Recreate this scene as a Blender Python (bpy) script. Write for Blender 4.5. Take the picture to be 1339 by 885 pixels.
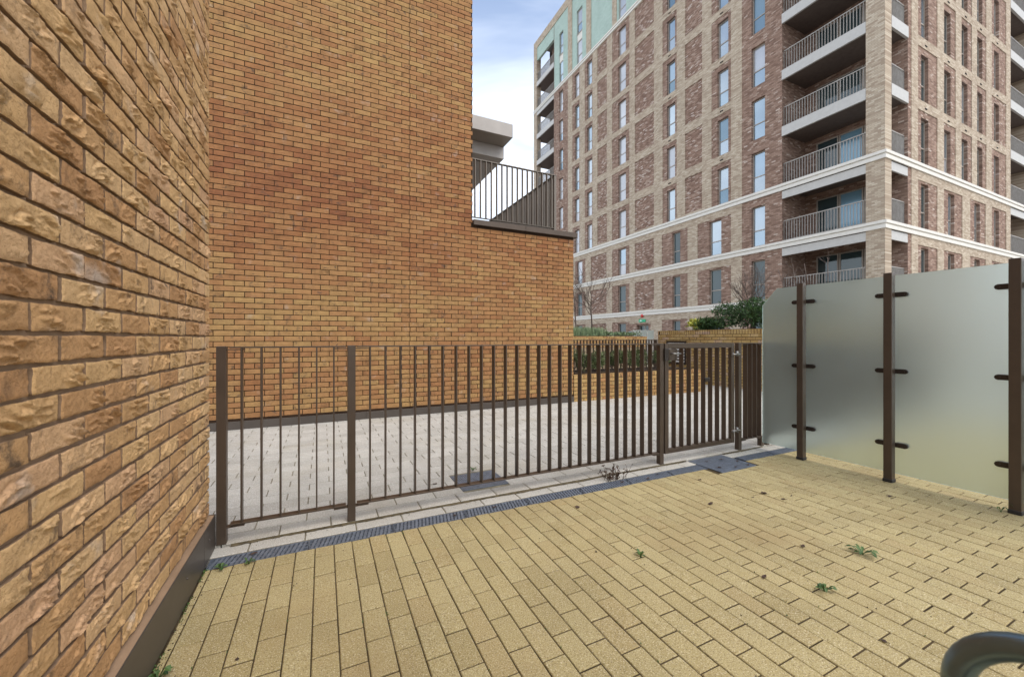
import bpy, bmesh, math, random
from mathutils import Vector, Matrix, noise
R = math.radians
random.seed(7)
scene = bpy.context.scene
C = scene.collection
for o in list(bpy.data.objects): bpy.data.objects.remove(o)

# ------------------------------------------------------------------ camera
H = 1.25; FPX = 520.0; YAW = R(25.4527)
cam_d = bpy.data.cameras.new('camera'); cam = bpy.data.objects.new('camera', cam_d); C.objects.link(cam)
cam.location = (0, 0, H); cam.rotation_euler = (R(90), 0, -YAW)
cam_d.sensor_width = 36; cam_d.lens = FPX/1339*36; cam_d.clip_start = .02; cam_d.clip_end = 2000
cam_d.dof.use_dof = True; cam_d.dof.focus_distance = 2.4; cam_d.dof.aperture_fstop = 5.6
scene.camera = cam
scene.render.resolution_x, scene.render.resolution_y = 1024, 676

# ------------------------------------------------------------------ node helper
class NT:
    def __init__(s, tree): s.t = tree; s.n = tree.nodes; s.l = tree.links
    def new(s, typ, **kw):
        n = s.n.new(typ)
        for k, v in kw.items(): setattr(n, k, v)
        return n
    def put(s, sock, v):
        if isinstance(v, bpy.types.NodeSocket): s.l.new(v, sock)
        elif v is not None: sock.default_value = v
    def math(s, op, a, b=None, c=None):
        n = s.new('ShaderNodeMath', operation=op)
        for i, v in enumerate((a, b, c)):
            if v is not None: s.put(n.inputs[i], v)
        return n.outputs[0]
    def ramp(s, fac, stops, interp='LINEAR'):
        n = s.new('ShaderNodeValToRGB'); n.color_ramp.interpolation = interp
        e = n.color_ramp.elements
        while len(e) < len(stops): e.new(.5)
        for el, (p, col) in zip(e, stops):
            el.position = p; el.color = (*col, 1) if len(col) == 3 else col
        s.put(n.inputs[0], fac); return n.outputs[0]
    def noise(s, vec, scale, detail=4, rough=.55, dist=0.):
        n = s.new('ShaderNodeTexNoise'); s.put(n.inputs['Vector'], vec)
        n.inputs['Scale'].default_value = scale; n.inputs['Detail'].default_value = detail
        n.inputs['Roughness'].default_value = rough; n.inputs['Distortion'].default_value = dist
        return n.outputs[0]
    def mix(s, fac, a, b, mode='MIX'):
        n = s.new('ShaderNodeMix', data_type='RGBA', blend_type=mode)
        s.put(n.inputs[0], fac); s.put(n.inputs[6], a if not isinstance(a, tuple) else (*a, 1)); s.put(n.inputs[7], b if not isinstance(b, tuple) else (*b, 1))
        return n.outputs[2]
    def comb(s, x, y, z=0.):
        n = s.new('ShaderNodeCombineXYZ'); s.put(n.inputs[0], x); s.put(n.inputs[1], y); s.put(n.inputs[2], z); return n.outputs[0]
    def white(s, vec):
        n = s.new('ShaderNodeTexWhiteNoise', noise_dimensions='3D'); s.put(n.inputs['Vector'], vec); return n.outputs['Value']
    def mrange(s, v, a, b, c=0., d=1.):
        n = s.new('ShaderNodeMapRange'); s.put(n.inputs[0], v)
        for i, x in enumerate((a, b, c, d)): n.inputs[i+1].default_value = x
        return n.outputs[0]
    def bump(s, h, strength, dist, prev=None):
        n = s.new('ShaderNodeBump'); n.inputs['Strength'].default_value = strength; n.inputs['Distance'].default_value = dist
        s.put(n.inputs['Height'], h)
        if prev: s.put(n.inputs['Normal'], prev)
        return n.outputs[0]

MATS = {}
def mat(name):
    m = bpy.data.materials.new(name); m.use_nodes = True
    t = NT(m.node_tree); b = t.n['Principled BSDF']; MATS[name] = m
    return m, t, b
def pos(t):
    g = t.new('ShaderNodeNewGeometry'); sp = t.new('ShaderNodeSeparateXYZ'); t.l.new(g.outputs['Position'], sp.inputs[0])
    return g.outputs['Position'], sp.outputs

# ------------------------------------------------------------------ world, sun, exposure
SUN_EL, SUN_AZ = R(54), R(156)      # azimuth clockwise from +Y
w = bpy.data.worlds.new('World'); scene.world = w; w.use_nodes = True
t = NT(w.node_tree); bg = t.n['Background']
sky = t.new('ShaderNodeTexSky', sky_type='NISHITA'); sky.sun_disc = False
sky.sun_elevation = SUN_EL; sky.sun_rotation = SUN_AZ; sky.dust_density = 1.4; sky.ozone_density = 1.5; sky.air_density = 1.0
tc = t.new('ShaderNodeTexCoord'); sp = t.new('ShaderNodeSeparateXYZ'); t.l.new(tc.outputs['Generated'], sp.inputs[0])
zc = t.math('ADD', t.math('MAXIMUM', sp.outputs[2], 0.), .22)
cv = t.comb(t.math('DIVIDE', sp.outputs[0], zc), t.math('DIVIDE', sp.outputs[1], zc), .35)
mp = t.new('ShaderNodeMapping'); mp.inputs['Scale'].default_value = (.75, 1.5, 1); mp.inputs['Rotation'].default_value = (0, 0, .5)
mp.inputs['Location'].default_value = (.4, 1.0, 0)
t.l.new(cv, mp.inputs[0])
cn = t.noise(mp.outputs[0], 1.25, 6, .55, .5)
low = t.mrange(sp.outputs[2], .66, .22)                     # haze thickens to the horizon
cf = t.math('MINIMUM', t.math('ADD', t.mrange(cn, .38, .68, .10, .8), t.math('MULTIPLY', low, .62)), .97)
col = t.mix(cf, sky.outputs[0], (6.1, 6.45, 7.0))
t.put(bg.inputs[0], col); bg.inputs[1].default_value = .15

sd = bpy.data.lights.new('sun', 'SUN'); sun = bpy.data.objects.new('sun', sd); C.objects.link(sun)
sd.energy = 1.05; sd.angle = R(38); sd.color = (1, .95, .87)
dv = Vector((math.sin(SUN_AZ)*math.cos(SUN_EL), math.cos(SUN_AZ)*math.cos(SUN_EL), math.sin(SUN_EL)))
sun.rotation_euler = dv.to_track_quat('Z', 'Y').to_euler()
vs = scene.view_settings; vs.view_transform = 'Standard'; vs.look = 'None'; vs.exposure = .82; vs.gamma = 1; vs.use_curve_mapping = False
scene.cycles.use_denoising = True; scene.cycles.max_bounces = 8; scene.cycles.transmission_bounces = 8
scene.cycles.sample_clamp_indirect = 6

# ------------------------------------------------------------------ materials
def cells(t, P, axis, L, Hc, x0, z0, vert=False):
    """row/column number of the brick a point lies on, and the place inside it"""
    h, v = P[axis], P[2]
    if vert: h, v = v, h; 
    row_f = t.math('DIVIDE', t.math('SUBTRACT', v, z0 if not vert else x0), Hc); row = t.math('FLOOR', row_f)
    par = t.math('MULTIPLY', t.math('FLOORED_MODULO', row, 2.), .5)
    col_f = t.math('ADD', t.math('DIVIDE', t.math('SUBTRACT', h, x0 if not vert else z0), L), par); colm = t.math('FLOOR', col_f)
    return row, colm, t.math('FRACT', row_f), t.math('FRACT', col_f)

def built_brick(name, axis, L, Hc, x0, z0, stops, crease, patch=None, bscale=38, bstr=.8, grey=.25, dark=(.10, .075, .055), fold_amt=1.):
    """colour and fine relief for bricks that are built one by one"""
    m, t, b = mat(name); p, P = pos(t)
    row, cl, fr, fc = cells(t, P, axis, L, Hc, x0, z0)
    rv = t.white(t.comb(row, cl, 3.3)); rv2 = t.white(t.comb(cl, row, 9.1))
    if patch:
        pz = t.math('SUBTRACT', 1., t.math('ABSOLUTE', t.math('DIVIDE', t.math('SUBTRACT', t.math('MULTIPLY', row, Hc), 2.1), 2.0)))
        pn = t.noise(t.comb(t.math('MULTIPLY', cl, L), t.math('MULTIPLY', row, Hc*1.6)), .42, 3, .6)
        rv = t.math('ADD', t.math('ADD', t.math('MULTIPLY', rv, .42), t.mrange(pn, .32, .68, -.05, .28)), t.mrange(pz, 0., 1., .06, .46))
    c = t.ramp(rv, stops)
    n1 = t.noise(p, 11, 5, .65); c = t.mix(.6, c, t.ramp(n1, [(.3, (.72, .70, .68)), (.55, (1, 1, 1)), (.75, (1.18, 1.15, 1.1))]), 'MULTIPLY')
    wn = t.new('ShaderNodeTexWhiteNoise', noise_dimensions='3D'); t.put(wn.inputs['Vector'], t.comb(cl, row, 2.2))
    ws = t.new('ShaderNodeSeparateXYZ'); t.l.new(wn.outputs['Color'], ws.inputs[0]); r1, r2, r3 = ws.outputs
    xl = t.math('MULTIPLY', t.math('SUBTRACT', fc, .5), L); zl = t.math('MULTIPLY', t.math('SUBTRACT', fr, .5), Hc)
    wob = t.noise(p, 19, 3, .5); wob2 = t.noise(p, 85, 3, .6)
    dx = t.math('SUBTRACT', xl, t.mrange(r1, 0, 1, -.09, .09))
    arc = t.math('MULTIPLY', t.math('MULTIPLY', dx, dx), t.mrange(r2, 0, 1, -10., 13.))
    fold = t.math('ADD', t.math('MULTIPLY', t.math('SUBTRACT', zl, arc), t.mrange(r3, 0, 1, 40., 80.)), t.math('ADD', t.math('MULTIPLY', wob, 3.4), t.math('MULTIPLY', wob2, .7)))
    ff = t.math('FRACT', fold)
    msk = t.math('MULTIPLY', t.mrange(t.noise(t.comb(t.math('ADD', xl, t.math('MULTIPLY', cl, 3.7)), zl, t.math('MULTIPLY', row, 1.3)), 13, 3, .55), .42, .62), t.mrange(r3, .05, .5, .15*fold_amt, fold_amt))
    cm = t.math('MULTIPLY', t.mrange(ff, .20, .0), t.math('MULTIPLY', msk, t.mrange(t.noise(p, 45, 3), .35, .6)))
    c = t.mix(t.math('MULTIPLY', cm, crease), c, dark)  # colour darkened along the fold steps, standing in for shade in the creases
    pat = t.math('MULTIPLY', t.mrange(t.noise(p, 14, 4, .65, .6), .54, .70), t.mrange(rv2, .35, .9))
    c = t.mix(t.math('MULTIPLY', pat, .85), c, (.085, .062, .046))
    gp = t.math('MULTIPLY', t.mrange(t.noise(p, 5.2, 3, .6), .6, .72), t.mrange(rv2, .55, .3))
    c = t.mix(t.math('MULTIPLY', gp, grey), c, (.52, .46, .40))
    t.put(b.inputs['Base Color'], c); b.inputs['Roughness'].default_value = .88; b.inputs['Specular IOR Level'].default_value = .25
    hh = t.math('ADD', t.math('MULTIPLY', t.math('MULTIPLY', t.mrange(ff, .0, .22), t.mrange(ff, 1., .2, .1, 1.)), msk), t.math('ADD', t.math('MULTIPLY', wob, .7), t.math('ADD', t.math('MULTIPLY', t.noise(p, bscale*5, 5, .75), .55), t.math('MULTIPLY', t.mrange(t.noise(p, bscale*2.4, 4, .7), .36, .5), .5))))
    t.put(b.inputs['Normal'], t.bump(hh, bstr, .006))
    return m

# near wall
built_brick('buff_brick', 1, .23, .0752, 1.301, 1.263,
    [(0, (.47, .255, .115)), (.25, (.56, .33, .150)), (.5, (.62, .39, .18)), (.75, (.65, .42, .21)), (1, (.60, .36, .20))], .8, bstr=.72, grey=.6, fold_amt=.0, dark=(.075, .05, .035))
built_brick('amber_brick', 0, .2345, .0754, -1.203, 1.36,
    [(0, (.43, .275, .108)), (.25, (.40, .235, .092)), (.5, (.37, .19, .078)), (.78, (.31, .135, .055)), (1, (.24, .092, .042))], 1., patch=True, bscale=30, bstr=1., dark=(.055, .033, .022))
built_brick('yellow_brick', 0, .2345, .0754, -1.203, 1.36,
    [(0, (.31, .165, .065)), (.35, (.41, .245, .092)), (.7, (.46, .30, .118)), (1, (.38, .185, .08))], .6, bscale=30, bstr=.6)
built_brick('yellow_brick_side', 1, .2345, .0754, 4.0, 1.36,
    [(0, (.40, .25, .095)), (.35, (.47, .315, .12)), (.7, (.52, .365, .155)), (1, (.52, .36, .25))], .5, bscale=30, bstr=.6)

def plain(name, col, rough=.6, metal=0., spec=.5, var=.15, nscale=6., bump=0., bscale=120.):
    m, t, b = mat(name); p, P = pos(t)
    n = t.noise(p, nscale, 5, .6)
    lo = tuple(x*(1-var) for x in col); hi = tuple(min(1, x*(1+var)) for x in col)
    t.put(b.inputs['Base Color'], t.ramp(n, [(.3, lo), (.7, hi)]))
    b.inputs['Roughness'].default_value = rough; b.inputs['Metallic'].default_value = metal; b.inputs['Specular IOR Level'].default_value = spec
    if bump: t.put(b.inputs['Normal'], t.bump(t.noise(p, bscale, 4, .6), bump, .003))
    return m
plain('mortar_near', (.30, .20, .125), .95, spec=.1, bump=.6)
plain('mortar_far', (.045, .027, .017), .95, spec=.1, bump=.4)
plain('mortar_light', (.30, .23, .15), .95, spec=.1)
plain('plinth_metal', (.085, .070, .058), .42, .25, .4, .12, 3)
plain('bronze', (.082, .058, .041), .42, .35, .45, .10, 8, .15, 300)
plain('grey_bronze', (.155, .13, .105), .45, .4, .4, .1, 3)
plain('clamp_metal', (.045, .034, .028), .35, .5, .5)
plain('galvanised', (.17, .195, .235), .5, .3, .5, .25, 25)
plain('steel', (.26, .25, .235), .4, .8)
plain('dark_void', (.012, .012, .013), .9, spec=.1)
plain('sand_joint', (.075, .055, .031), .97, spec=.1, var=.5, nscale=3, bump=.6)
plain('grey_joint', (.22, .195, .14), .97, spec=.1, var=.45, nscale=4, bump=.6)
plain('ground_mat', (.36, .34, .31), .95, spec=.2)
plain('soil', (.045, .032, .022), .98, spec=.1, var=.4, nscale=15)
plain('white_band', (.72, .69, .62), .75, spec=.3, var=.06)
plain('fascia_metal', (.50, .485, .45), .5, .1, .4, .06)
plain('canopy_metal', (.33, .305, .28), .5, .3, .4, .08, 2)
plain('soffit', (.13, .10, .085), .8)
plain('window_frame', (.36, .315, .265), .5, .1)
plain('rail_metal', (.36, .335, .30), .5, .3)
plain('roofing', (.2, .19, .18), .9)
plain('sign_green', (.02, .42, .20), .5); plain('lamp_red', (.55, .03, .02), .4); plain('sign_white', (.8, .8, .8), .5)
plain('lamp_blue', (.32, .40, .50), .3)
plain('dry_leaf', (.060, .034, .022), .85, var=.5, nscale=40)
plain('dry_stem', (.075, .045, .028), .9)
plain('bark', (.115, .085, .068), .92, var=.3, nscale=20)
plain('rubber', (.02, .018, .016), .6)

def leafmat(name, a, b_, sc=14):
    m, t, b = mat(name); p, P = pos(t)
    oi = t.new('ShaderNodeNewGeometry')
    c = t.ramp(oi.outputs['Random Per Island'], [(0, a), (.6, b_), (1, tuple(min(1, x*1.5) for x in b_))])
    t.put(b.inputs['Base Color'], t.mix(.5, c, t.ramp(t.noise(p, sc, 3), [(.35, (.6, .6, .6)), (.65, (1.2, 1.2, 1.1))]), 'MULTIPLY'))
    b.inputs['Roughness'].default_value = .5; b.inputs['Specular IOR Level'].default_value = .35
    b.inputs['Subsurface Weight'].default_value = 0
leafmat('leaf_dark', (.016, .040, .012), (.050, .105, .028))
leafmat('leaf_hedge', (.035, .050, .018), (.10, .125, .045))
leafmat('leaf_grey', (.07, .11, .05), (.16, .22, .11))
leafmat('leaf_yellow', (.28, .32, .05), (.50, .50, .12))
leafmat('leaf_weed', (.035, .075, .018), (.085, .145, .04), 30)
leafmat('leaf_dry', (.035, .02, .012), (.09, .05, .03), 30)

def paver_mat(name, axis_long, L, W, x0, y0, stops, spec_hi, spec_lo, stain=None):
    m, t, b = mat(name); p, P = pos(t)
    other = 1-axis_long
    row = t.math('FLOOR', t.math('DIVIDE', t.math('SUBTRACT', P[other], x0), W))
    par = t.math('MULTIPLY', t.math('FLOORED_MODULO', row, 2.), .5)
    cl = t.math('FLOOR', t.math('ADD', t.math('DIVIDE', t.math('SUBTRACT', P[axis_long], y0), L), par))
    c = t.ramp(t.white(t.comb(row, cl, 1.7)), stops)
    c = t.mix(.6, c, t.ramp(t.noise(p, 2.2, 5, .6), [(.3, (.78, .77, .75)), (.6, (1.06, 1.05, 1.03))]), 'MULTIPLY')
    sp1 = t.noise(p, 210, 2, .7); sp2 = t.noise(p, 150, 2, .6)
    c = t.mix(t.mrange(sp1, .54, .66, 0, .85), c, spec_hi)
    c = t.mix(t.mrange(sp2, .54, .66, 0, .75), c, spec_lo)
    if stain:
        c = t.mix(t.math('MULTIPLY', t.mrange(t.noise(p, .9, 4, .6), .52, .70), .5), c, stain)
    t.put(b.inputs['Base Color'], c); b.inputs['Roughness'].default_value = .9; b.inputs['Specular IOR Level'].default_value = .25
    t.put(b.inputs['Normal'], t.bump(t.math('ADD', sp1, t.noise(p, 60, 3)), .55, .0025))
paver_mat('yellow_paver', 1, .2, .1011, -.041, 2.138,
    [(0, (.345, .27, .122)), (.4, (.395, .313, .145)), (.75, (.422, .34, .163)), (1, (.375, .285, .13))], (.70, .61, .42), (.17, .12, .058), (.31, .215, .10))
paver_mat('grey_paver', 0, .3, .15, 2.9, .05,
    [(0, (.40, .375, .325)), (.5, (.455, .43, .38)), (1, (.495, .47, .415))], (.76, .74, .70), (.27, .245, .20), (.40, .35, .26))

def facade_brick(name, axis, stops, mortar, vert=False, msize=.16):
    m, t, b = mat(name); p, P = pos(t)
    row, cl, fr, fc = cells(t, P, axis, .225, .075, .013, .007, vert)
    rv = t.white(t.comb(row, cl, 5.5))
    c = t.ramp(rv, stops)
    mm = t.math('MAXIMUM', t.math('LESS_THAN', fr, msize), t.math('LESS_THAN', fc, .05))
    c = t.mix(mm, c, mortar)
    c = t.mix(.5, c, t.ramp(t.noise(p, .5, 5, .6), [(.3, (.84, .84, .84)), (.7, (1.1, 1.1, 1.1))]), 'MULTIPLY')
    t.put(b.inputs['Base Color'], c); b.inputs['Roughness'].default_value = .9; b.inputs['Specular IOR Level'].default_value = .2
    t.put(b.inputs['Normal'], t.bump(t.math('ADD', t.math('MULTIPLY', t.math('SUBTRACT', 1., mm), 1.), rv), .6, .012))
BEIGE = [(0, (.37, .285, .205)), (.4, (.47, .38, .28)), (.8, (.54, .45, .335)), (1, (.60, .52, .40))]
BROWN = [(0, (.19, .115, .083)), (.4, (.285, .183, .133)), (.8, (.35, .237, .176)), (.94, (.41, .30, .235)), (1, (.58, .48, .40))]
PANEL = [(0, (.17, .10, .073)), (.35, (.27, .168, .122)), (.7, (.35, .232, .172)), (.88, (.43, .32, .25)), (.94, (.50, .40, .33)), (1, (.66, .57, .49))]
MINT = [(0, (.40, .51, .44)), (1, (.49, .60, .53))]
for ax, sfx in ((1, ''), (0, '_front')):
    facade_brick('beige'+sfx, ax, BEIGE, (.36, .29, .23)); facade_brick('brown'+sfx, ax, BROWN, (.21, .15, .125))
    facade_brick('brown_soldier'+sfx, ax, PANEL, (.20, .14, .11), False, .2)
facade_brick('mint', 1, MINT, (.32, .45, .38))
facade_brick('side_brick', 1, [(0, (.40, .22, .09)), (.6, (.48, .28, .12)), (1, (.42, .19, .08))], (.075, .045, .028))
facade_brick('side_brick_front', 0, [(0, (.40, .22, .09)), (.6, (.48, .28, .12)), (1, (.42, .19, .08))], (.075, .045, .028))

def glassmat(name, col, metal, rough=.04):
    m, t, b = mat(name); p, P = pos(t)
    t.put(b.inputs['Base Color'], t.ramp(t.noise(p, .35, 2), [(.35, tuple(x*.85 for x in col)), (.65, col)]))
    b.inputs['Metallic'].default_value = metal; b.inputs['Roughness'].default_value = rough; b.inputs['Specular IOR Level'].default_value = .8
    t.put(b.inputs['Normal'], t.bump(t.noise(p, .8, 2), .05, .05))
glassmat('pane_sky', (.36, .45, .52), .7); glassmat('pane_blind', (.52, .54, .57), .3, .1); glassmat('pane_pale', (.46, .53, .58), .6, .06); glassmat('pane_deep', (.20, .29, .35), .55); glassmat('pane_blue', (.22, .40, .52), .2, .15); glassmat('pane_dark', (.055, .085, .09), .2)
m, t, b = mat('frosted_glass'); p, P = pos(t)
b.inputs['Base Color'].default_value = (.74, .84, .81, 1); b.inputs['Transmission Weight'].default_value = .92; b.inputs['IOR'].default_value = 1.35; t.put(b.inputs['Roughness'], t.ramp(t.noise(p, 3.5, 6, .65), [(.35, (.385,)*3), (.65, (.42,)*3)]))
t.put(b.inputs['Normal'], t.bump(t.noise(p, 420, 3), .12, .001))
m, t, b = mat('clear_glass'); b.inputs['Base Color'].default_value = (.9, .95, .93, 1); b.inputs['Transmission Weight'].default_value = 1; b.inputs['Roughness'].default_value = .02; b.inputs['IOR'].default_value = 1.45
m, t, b = mat('glass_edge'); b.inputs['Base Color'].default_value = (.62, .75, .70, 1); b.inputs['Roughness'].default_value = .3

# ------------------------------------------------------------------ builders
def link(o, parent=None):
    C.objects.link(o)
    if parent: o.parent = parent
    return o
def tag(o, label=None, cat=None, group=None, kind=None):
    if label: o['label'] = label
    if cat: o['category'] = cat
    if group: o['group'] = group
    if kind: o['kind'] = kind
    return o
def empty(name, loc=(0, 0, 0), **kw):
    o = bpy.data.objects.new(name, None); o.location = loc; o.empty_display_size = .1; C.objects.link(o); return tag(o, **kw)
class MB:
    def __init__(s): s.v = []; s.f = []; s.mi = []
    def add(s, vs, fs, mi=0):
        k = len(s.v); s.v += [tuple(x) for x in vs]; s.f += [tuple(i+k for i in f) for f in fs]; s.mi += [mi]*len(fs); return s
    def box(s, x0, x1, y0, y1, z0, z1, mi=0):
        return s.add([(x0,y0,z0),(x1,y0,z0),(x1,y1,z0),(x0,y1,z0),(x0,y0,z1),(x1,y0,z1),(x1,y1,z1),(x0,y1,z1)],
            [(0,3,2,1),(4,5,6,7),(0,1,5,4),(1,2,6,5),(2,3,7,6),(3,0,4,7)], mi)
    def bev(s, x0, x1, y0, y1, z0, z1, e=.003, mi=0):
        """box with chamfered edges on all sides"""
        bm = bmesh.new(); bmesh.ops.create_cube(bm, size=1)
        for v in bm.verts: v.co = ((x0+x1)/2+v.co.x*(x1-x0), (y0+y1)/2+v.co.y*(y1-y0), (z0+z1)/2+v.co.z*(z1-z0))
        bmesh.ops.bevel(bm, geom=bm.edges[:], offset=e, segments=1, affect='EDGES')
        bm.verts.index_update(); s.add([v.co.copy() for v in bm.verts], [[v.index for v in f.verts] for f in bm.faces], mi); bm.free(); return s
    def quad(s, a, b, c, d, mi=0): return s.add([a, b, c, d], [(0, 1, 2, 3)], mi)
    def tube(s, pts, rads, n=8, mi=0, cap=True):
        pts = [Vector(p) for p in pts]; rings = []; k0 = len(s.v); up = None
        for i, p in enumerate(pts):
            d = (pts[min(i+1, len(pts)-1)]-pts[max(i-1, 0)]).normalized()
            if up is None: up = d.orthogonal().normalized()
            up = (up-d*up.dot(d)); up = up.normalized() if up.length > 1e-6 else d.orthogonal().normalized()
            sd_ = d.cross(up); r = rads[i] if isinstance(rads, (list, tuple)) else rads
            s.v += [tuple(p+(up*math.cos(2*math.pi*j/n)+sd_*math.sin(2*math.pi*j/n))*r) for j in range(n)]
        for i in range(len(pts)-1):
            for j in range(n):
                a = k0+i*n+j; b_ = k0+i*n+(j+1) % n; s.f.append((a, b_, b_+n, a+n)); s.mi.append(mi)
        if cap:
            s.f.append(tuple(k0+j for j in reversed(range(n)))); s.mi.append(mi)
            q = k0+(len(pts)-1)*n; s.f.append(tuple(q+j for j in range(n))); s.mi.append(mi)
        return s
    def mesh(s, name, mats, smooth=False):
        me = bpy.data.meshes.new(name); me.from_pydata(s.v, [], s.f)
        for m_ in ([mats] if isinstance(mats, str) else mats): me.materials.append(MATS[m_])
        me.polygons.foreach_set('material_index', s.mi)
        me.polygons.foreach_set('use_smooth', [smooth]*len(s.f)); me.update(); return me
    def build(s, name, mats, parent=None, loc=(0, 0, 0), smooth=False):
        o = bpy.data.objects.new(name, s.mesh(name, mats, smooth)); o.location = loc; return link(o, parent)

FW = Vector((math.sin(YAW), math.cos(YAW), 0)); RT = Vector((math.cos(YAW), -math.sin(YAW), 0))
def shown(p, n=None):
    """how large a piece at p shows in the photograph (0 outside the frame)"""
    p = Vector(p); q = p-Vector((0, 0, H)); d = q.dot(FW)
    if d < .05: return 0
    a, b_ = q.dot(RT)/d, q.z/d
    if abs(a) > 1.30 or abs(b_) > .87: return 0
    return abs(q.normalized().dot(Vector(n)))/d**2 if n else 1/d**2
def pieces(name, items, parent, stuff_name, mats, limit=300, smooth=False):
    """items: (size shown, mesh builder, matrix, may stand alone). The largest become objects of their own, the rest one mesh."""
    cache = {}
    items = sorted(items, key=lambda i: -i[0])
    rest = MB(); n = 0
    for sz, key, mb, M, alone in items:
        if alone and sz > 0 and n < limit:
            if key not in cache: cache[key] = mb.mesh(name, mats, smooth)
            o = bpy.data.objects.new(name, cache[key]); o.matrix_world = M; link(o, parent); n += 1
        else:
            k0 = len(rest.v); rest.v += [tuple(M @ Vector(v)) for v in mb.v]; rest.f += [tuple(i+k0 for i in f) for f in mb.f]; rest.mi += mb.mi
    if rest.v: tag(rest.build(stuff_name, mats, parent, smooth=smooth), kind='stuff')

# ---------------------------------------------------------- rough brick shapes; local: x along wall, y out of wall (front at y=0, towards -y), z up
def rough_brick(L, hh, nx, nz, amp, seed, depth=.035, folds=0):
    rnd = random.Random(seed); mb = MB(); off = Vector((seed*7.31, seed*3.17, seed*1.9))
    cr = []
    if folds:
        for g_ in range(rnd.choice((1, 1, 2))):
            gx_, gz_ = rnd.uniform(-.34, .34)*L, rnd.uniform(-.3, .3)*hh; ga = rnd.uniform(-.55, .55); gb = rnd.choice((-1, 1))*rnd.uniform(2, 10); sg = rnd.choice((-1, 1))
            for k in range(rnd.randint(3, folds)):
                cr.append((gx_+rnd.gauss(0, .022), gz_+rnd.gauss(0, .016), ga+rnd.gauss(0, .22), gb*rnd.uniform(.5, 1.4), rnd.uniform(.016, .055), rnd.uniform(.6, 1.7)*amp, sg*rnd.choice((1, 1, 1, -1)), rnd.uniform(.004, .010)))
    V = []
    for j in range(nz+1):
        for i in range(nx+1):
            x = -L/2+L*i/nx; z = -hh/2+hh*j/nz
            q = Vector((x*16, z*24, 0))+off
            n1 = noise.noise(q); n2 = noise.noise(q*3.1); n3 = noise.noise(q*.45); n4 = noise.noise(q*7.5)
            n5 = noise.noise(q*15.) if folds else 0.
            dy = amp*(.34*n1+.22*n2+.40*n3+.15*n4+.10*n5)
            for (cx, cz, an, bd, ln, A_, sg, sig) in cr:
                ca, sa = math.cos(an), math.sin(an); ux = (x-cx)*ca+(z-cz)*sa; uz = -(x-cx)*sa+(z-cz)*ca
                w_ = 1-(ux/ln)**2
                if w_ <= 0: continue
                d = (uz-bd*ux*ux+.0045*n2+.006*n1+.0030*n4+.0015*n5)*sg
                pr = math.exp(-d/sig) if d > 0 else max(0., 1+d/.0016)
                if d > 0: pr -= .55*math.exp(-((d-sig*1.6)/(sig*.8))**2)
                dy += A_*pr*w_
            e = min(i, nx-i)*L/nx; f = min(j, nz-j)*hh/nz; ed = min(e, f)
            if ed < .004: dy = dy*(.35+.65*ed/.004)-amp*.38*(1-ed/.004)*(1+.8*n2)
            wob = amp*.45
            V.append((x+(0 if 0 < i < nx else wob*(noise.noise(q*1.3+Vector((9, 0, 0)))+.4*n4)), -dy, z+(0 if 0 < j < nz else wob*(noise.noise(q*1.3+Vector((0, 9, 0)))+.4*n4))))
    F = []
    W = nx+1
    for j in range(nz):
        for i in range(nx): F.append((j*W+i, j*W+i+1, (j+1)*W+i+1, (j+1)*W+i))
    ring = [i for i in range(W)]+[j*W+nx for j in range(1, nz+1)]+[nz*W+i for i in range(nx-1, -1, -1)]+[j*W for j in range(nz-1, 0, -1)]
    n = len(ring); S = []
    for r_ in ring: S.append(V[r_])
    for r_ in ring: x, y, z = V[r_]; S.append((x, depth, z))
    mb.add(V, F)
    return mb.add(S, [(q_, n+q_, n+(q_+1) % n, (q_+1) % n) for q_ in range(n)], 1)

def chamfer_block(lx, ly, h, e):
    """paving block: top at z=0, chamfered arrises"""
    a, b_ = lx/2, ly/2; V = []
    for (q, z) in ((e, 0), (0, -e), (0, -h)):
        V += [(-a+q, -b_+q, z), (a-q, -b_+q, z), (a-q, b_-q, z), (-a+q, b_-q, z)]
    F = [(0, 1, 2, 3)]
    for r_ in (0, 4):
        for i in range(4): F.append((r_+i, r_+4+i, r_+4+(i+1) % 4, r_+(i+1) % 4))
    return MB().add(V, F)

# ================================================================== SETTING
g = MB().quad((-600, -600, -.09), (600, -600, -.09), (600, 600, -.09), (-600, 600, -.09)).build('ground', 'ground_mat'); tag(g, kind='structure')

# ---- yellow terrace paving
DR0, DR1 = 2.65, 2.78
X_W = -.556
terr = MB().quad((X_W-.2, -1.2, -.0052), (8.9, -1.2, -.0052), (8.9, DR0, -.0052), (X_W-.2, DR0, -.0052)).build('terrace_floor', 'sand_joint'); tag(terr, kind='structure')
GU = (3.36, 3.86, 2.50, 2.89)       # gully cover in front of the gate
blk = {}
def paver(lx, ly, h=.05, e=.003):
    k = (round(lx, 4), round(ly, 4))
    if k not in blk: blk[k] = chamfer_block(lx, ly, h, e)
    return k, blk[k]
items = []; rp = random.Random(3)
def jitM(x, y, z, a=.0012, tilt=.006, yaw=.006):
    return Matrix.Translation((x, y, z+rp.uniform(-a, a))) @ Matrix.Rotation(rp.uniform(-yaw, yaw), 4, 'Z') @ Matrix.Rotation(rp.uniform(-tilt, tilt)*.6, 4, 'X') @ Matrix.Rotation(rp.uniform(-tilt, tilt), 4, 'Y')
PW, PL = .1011, .2
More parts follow.
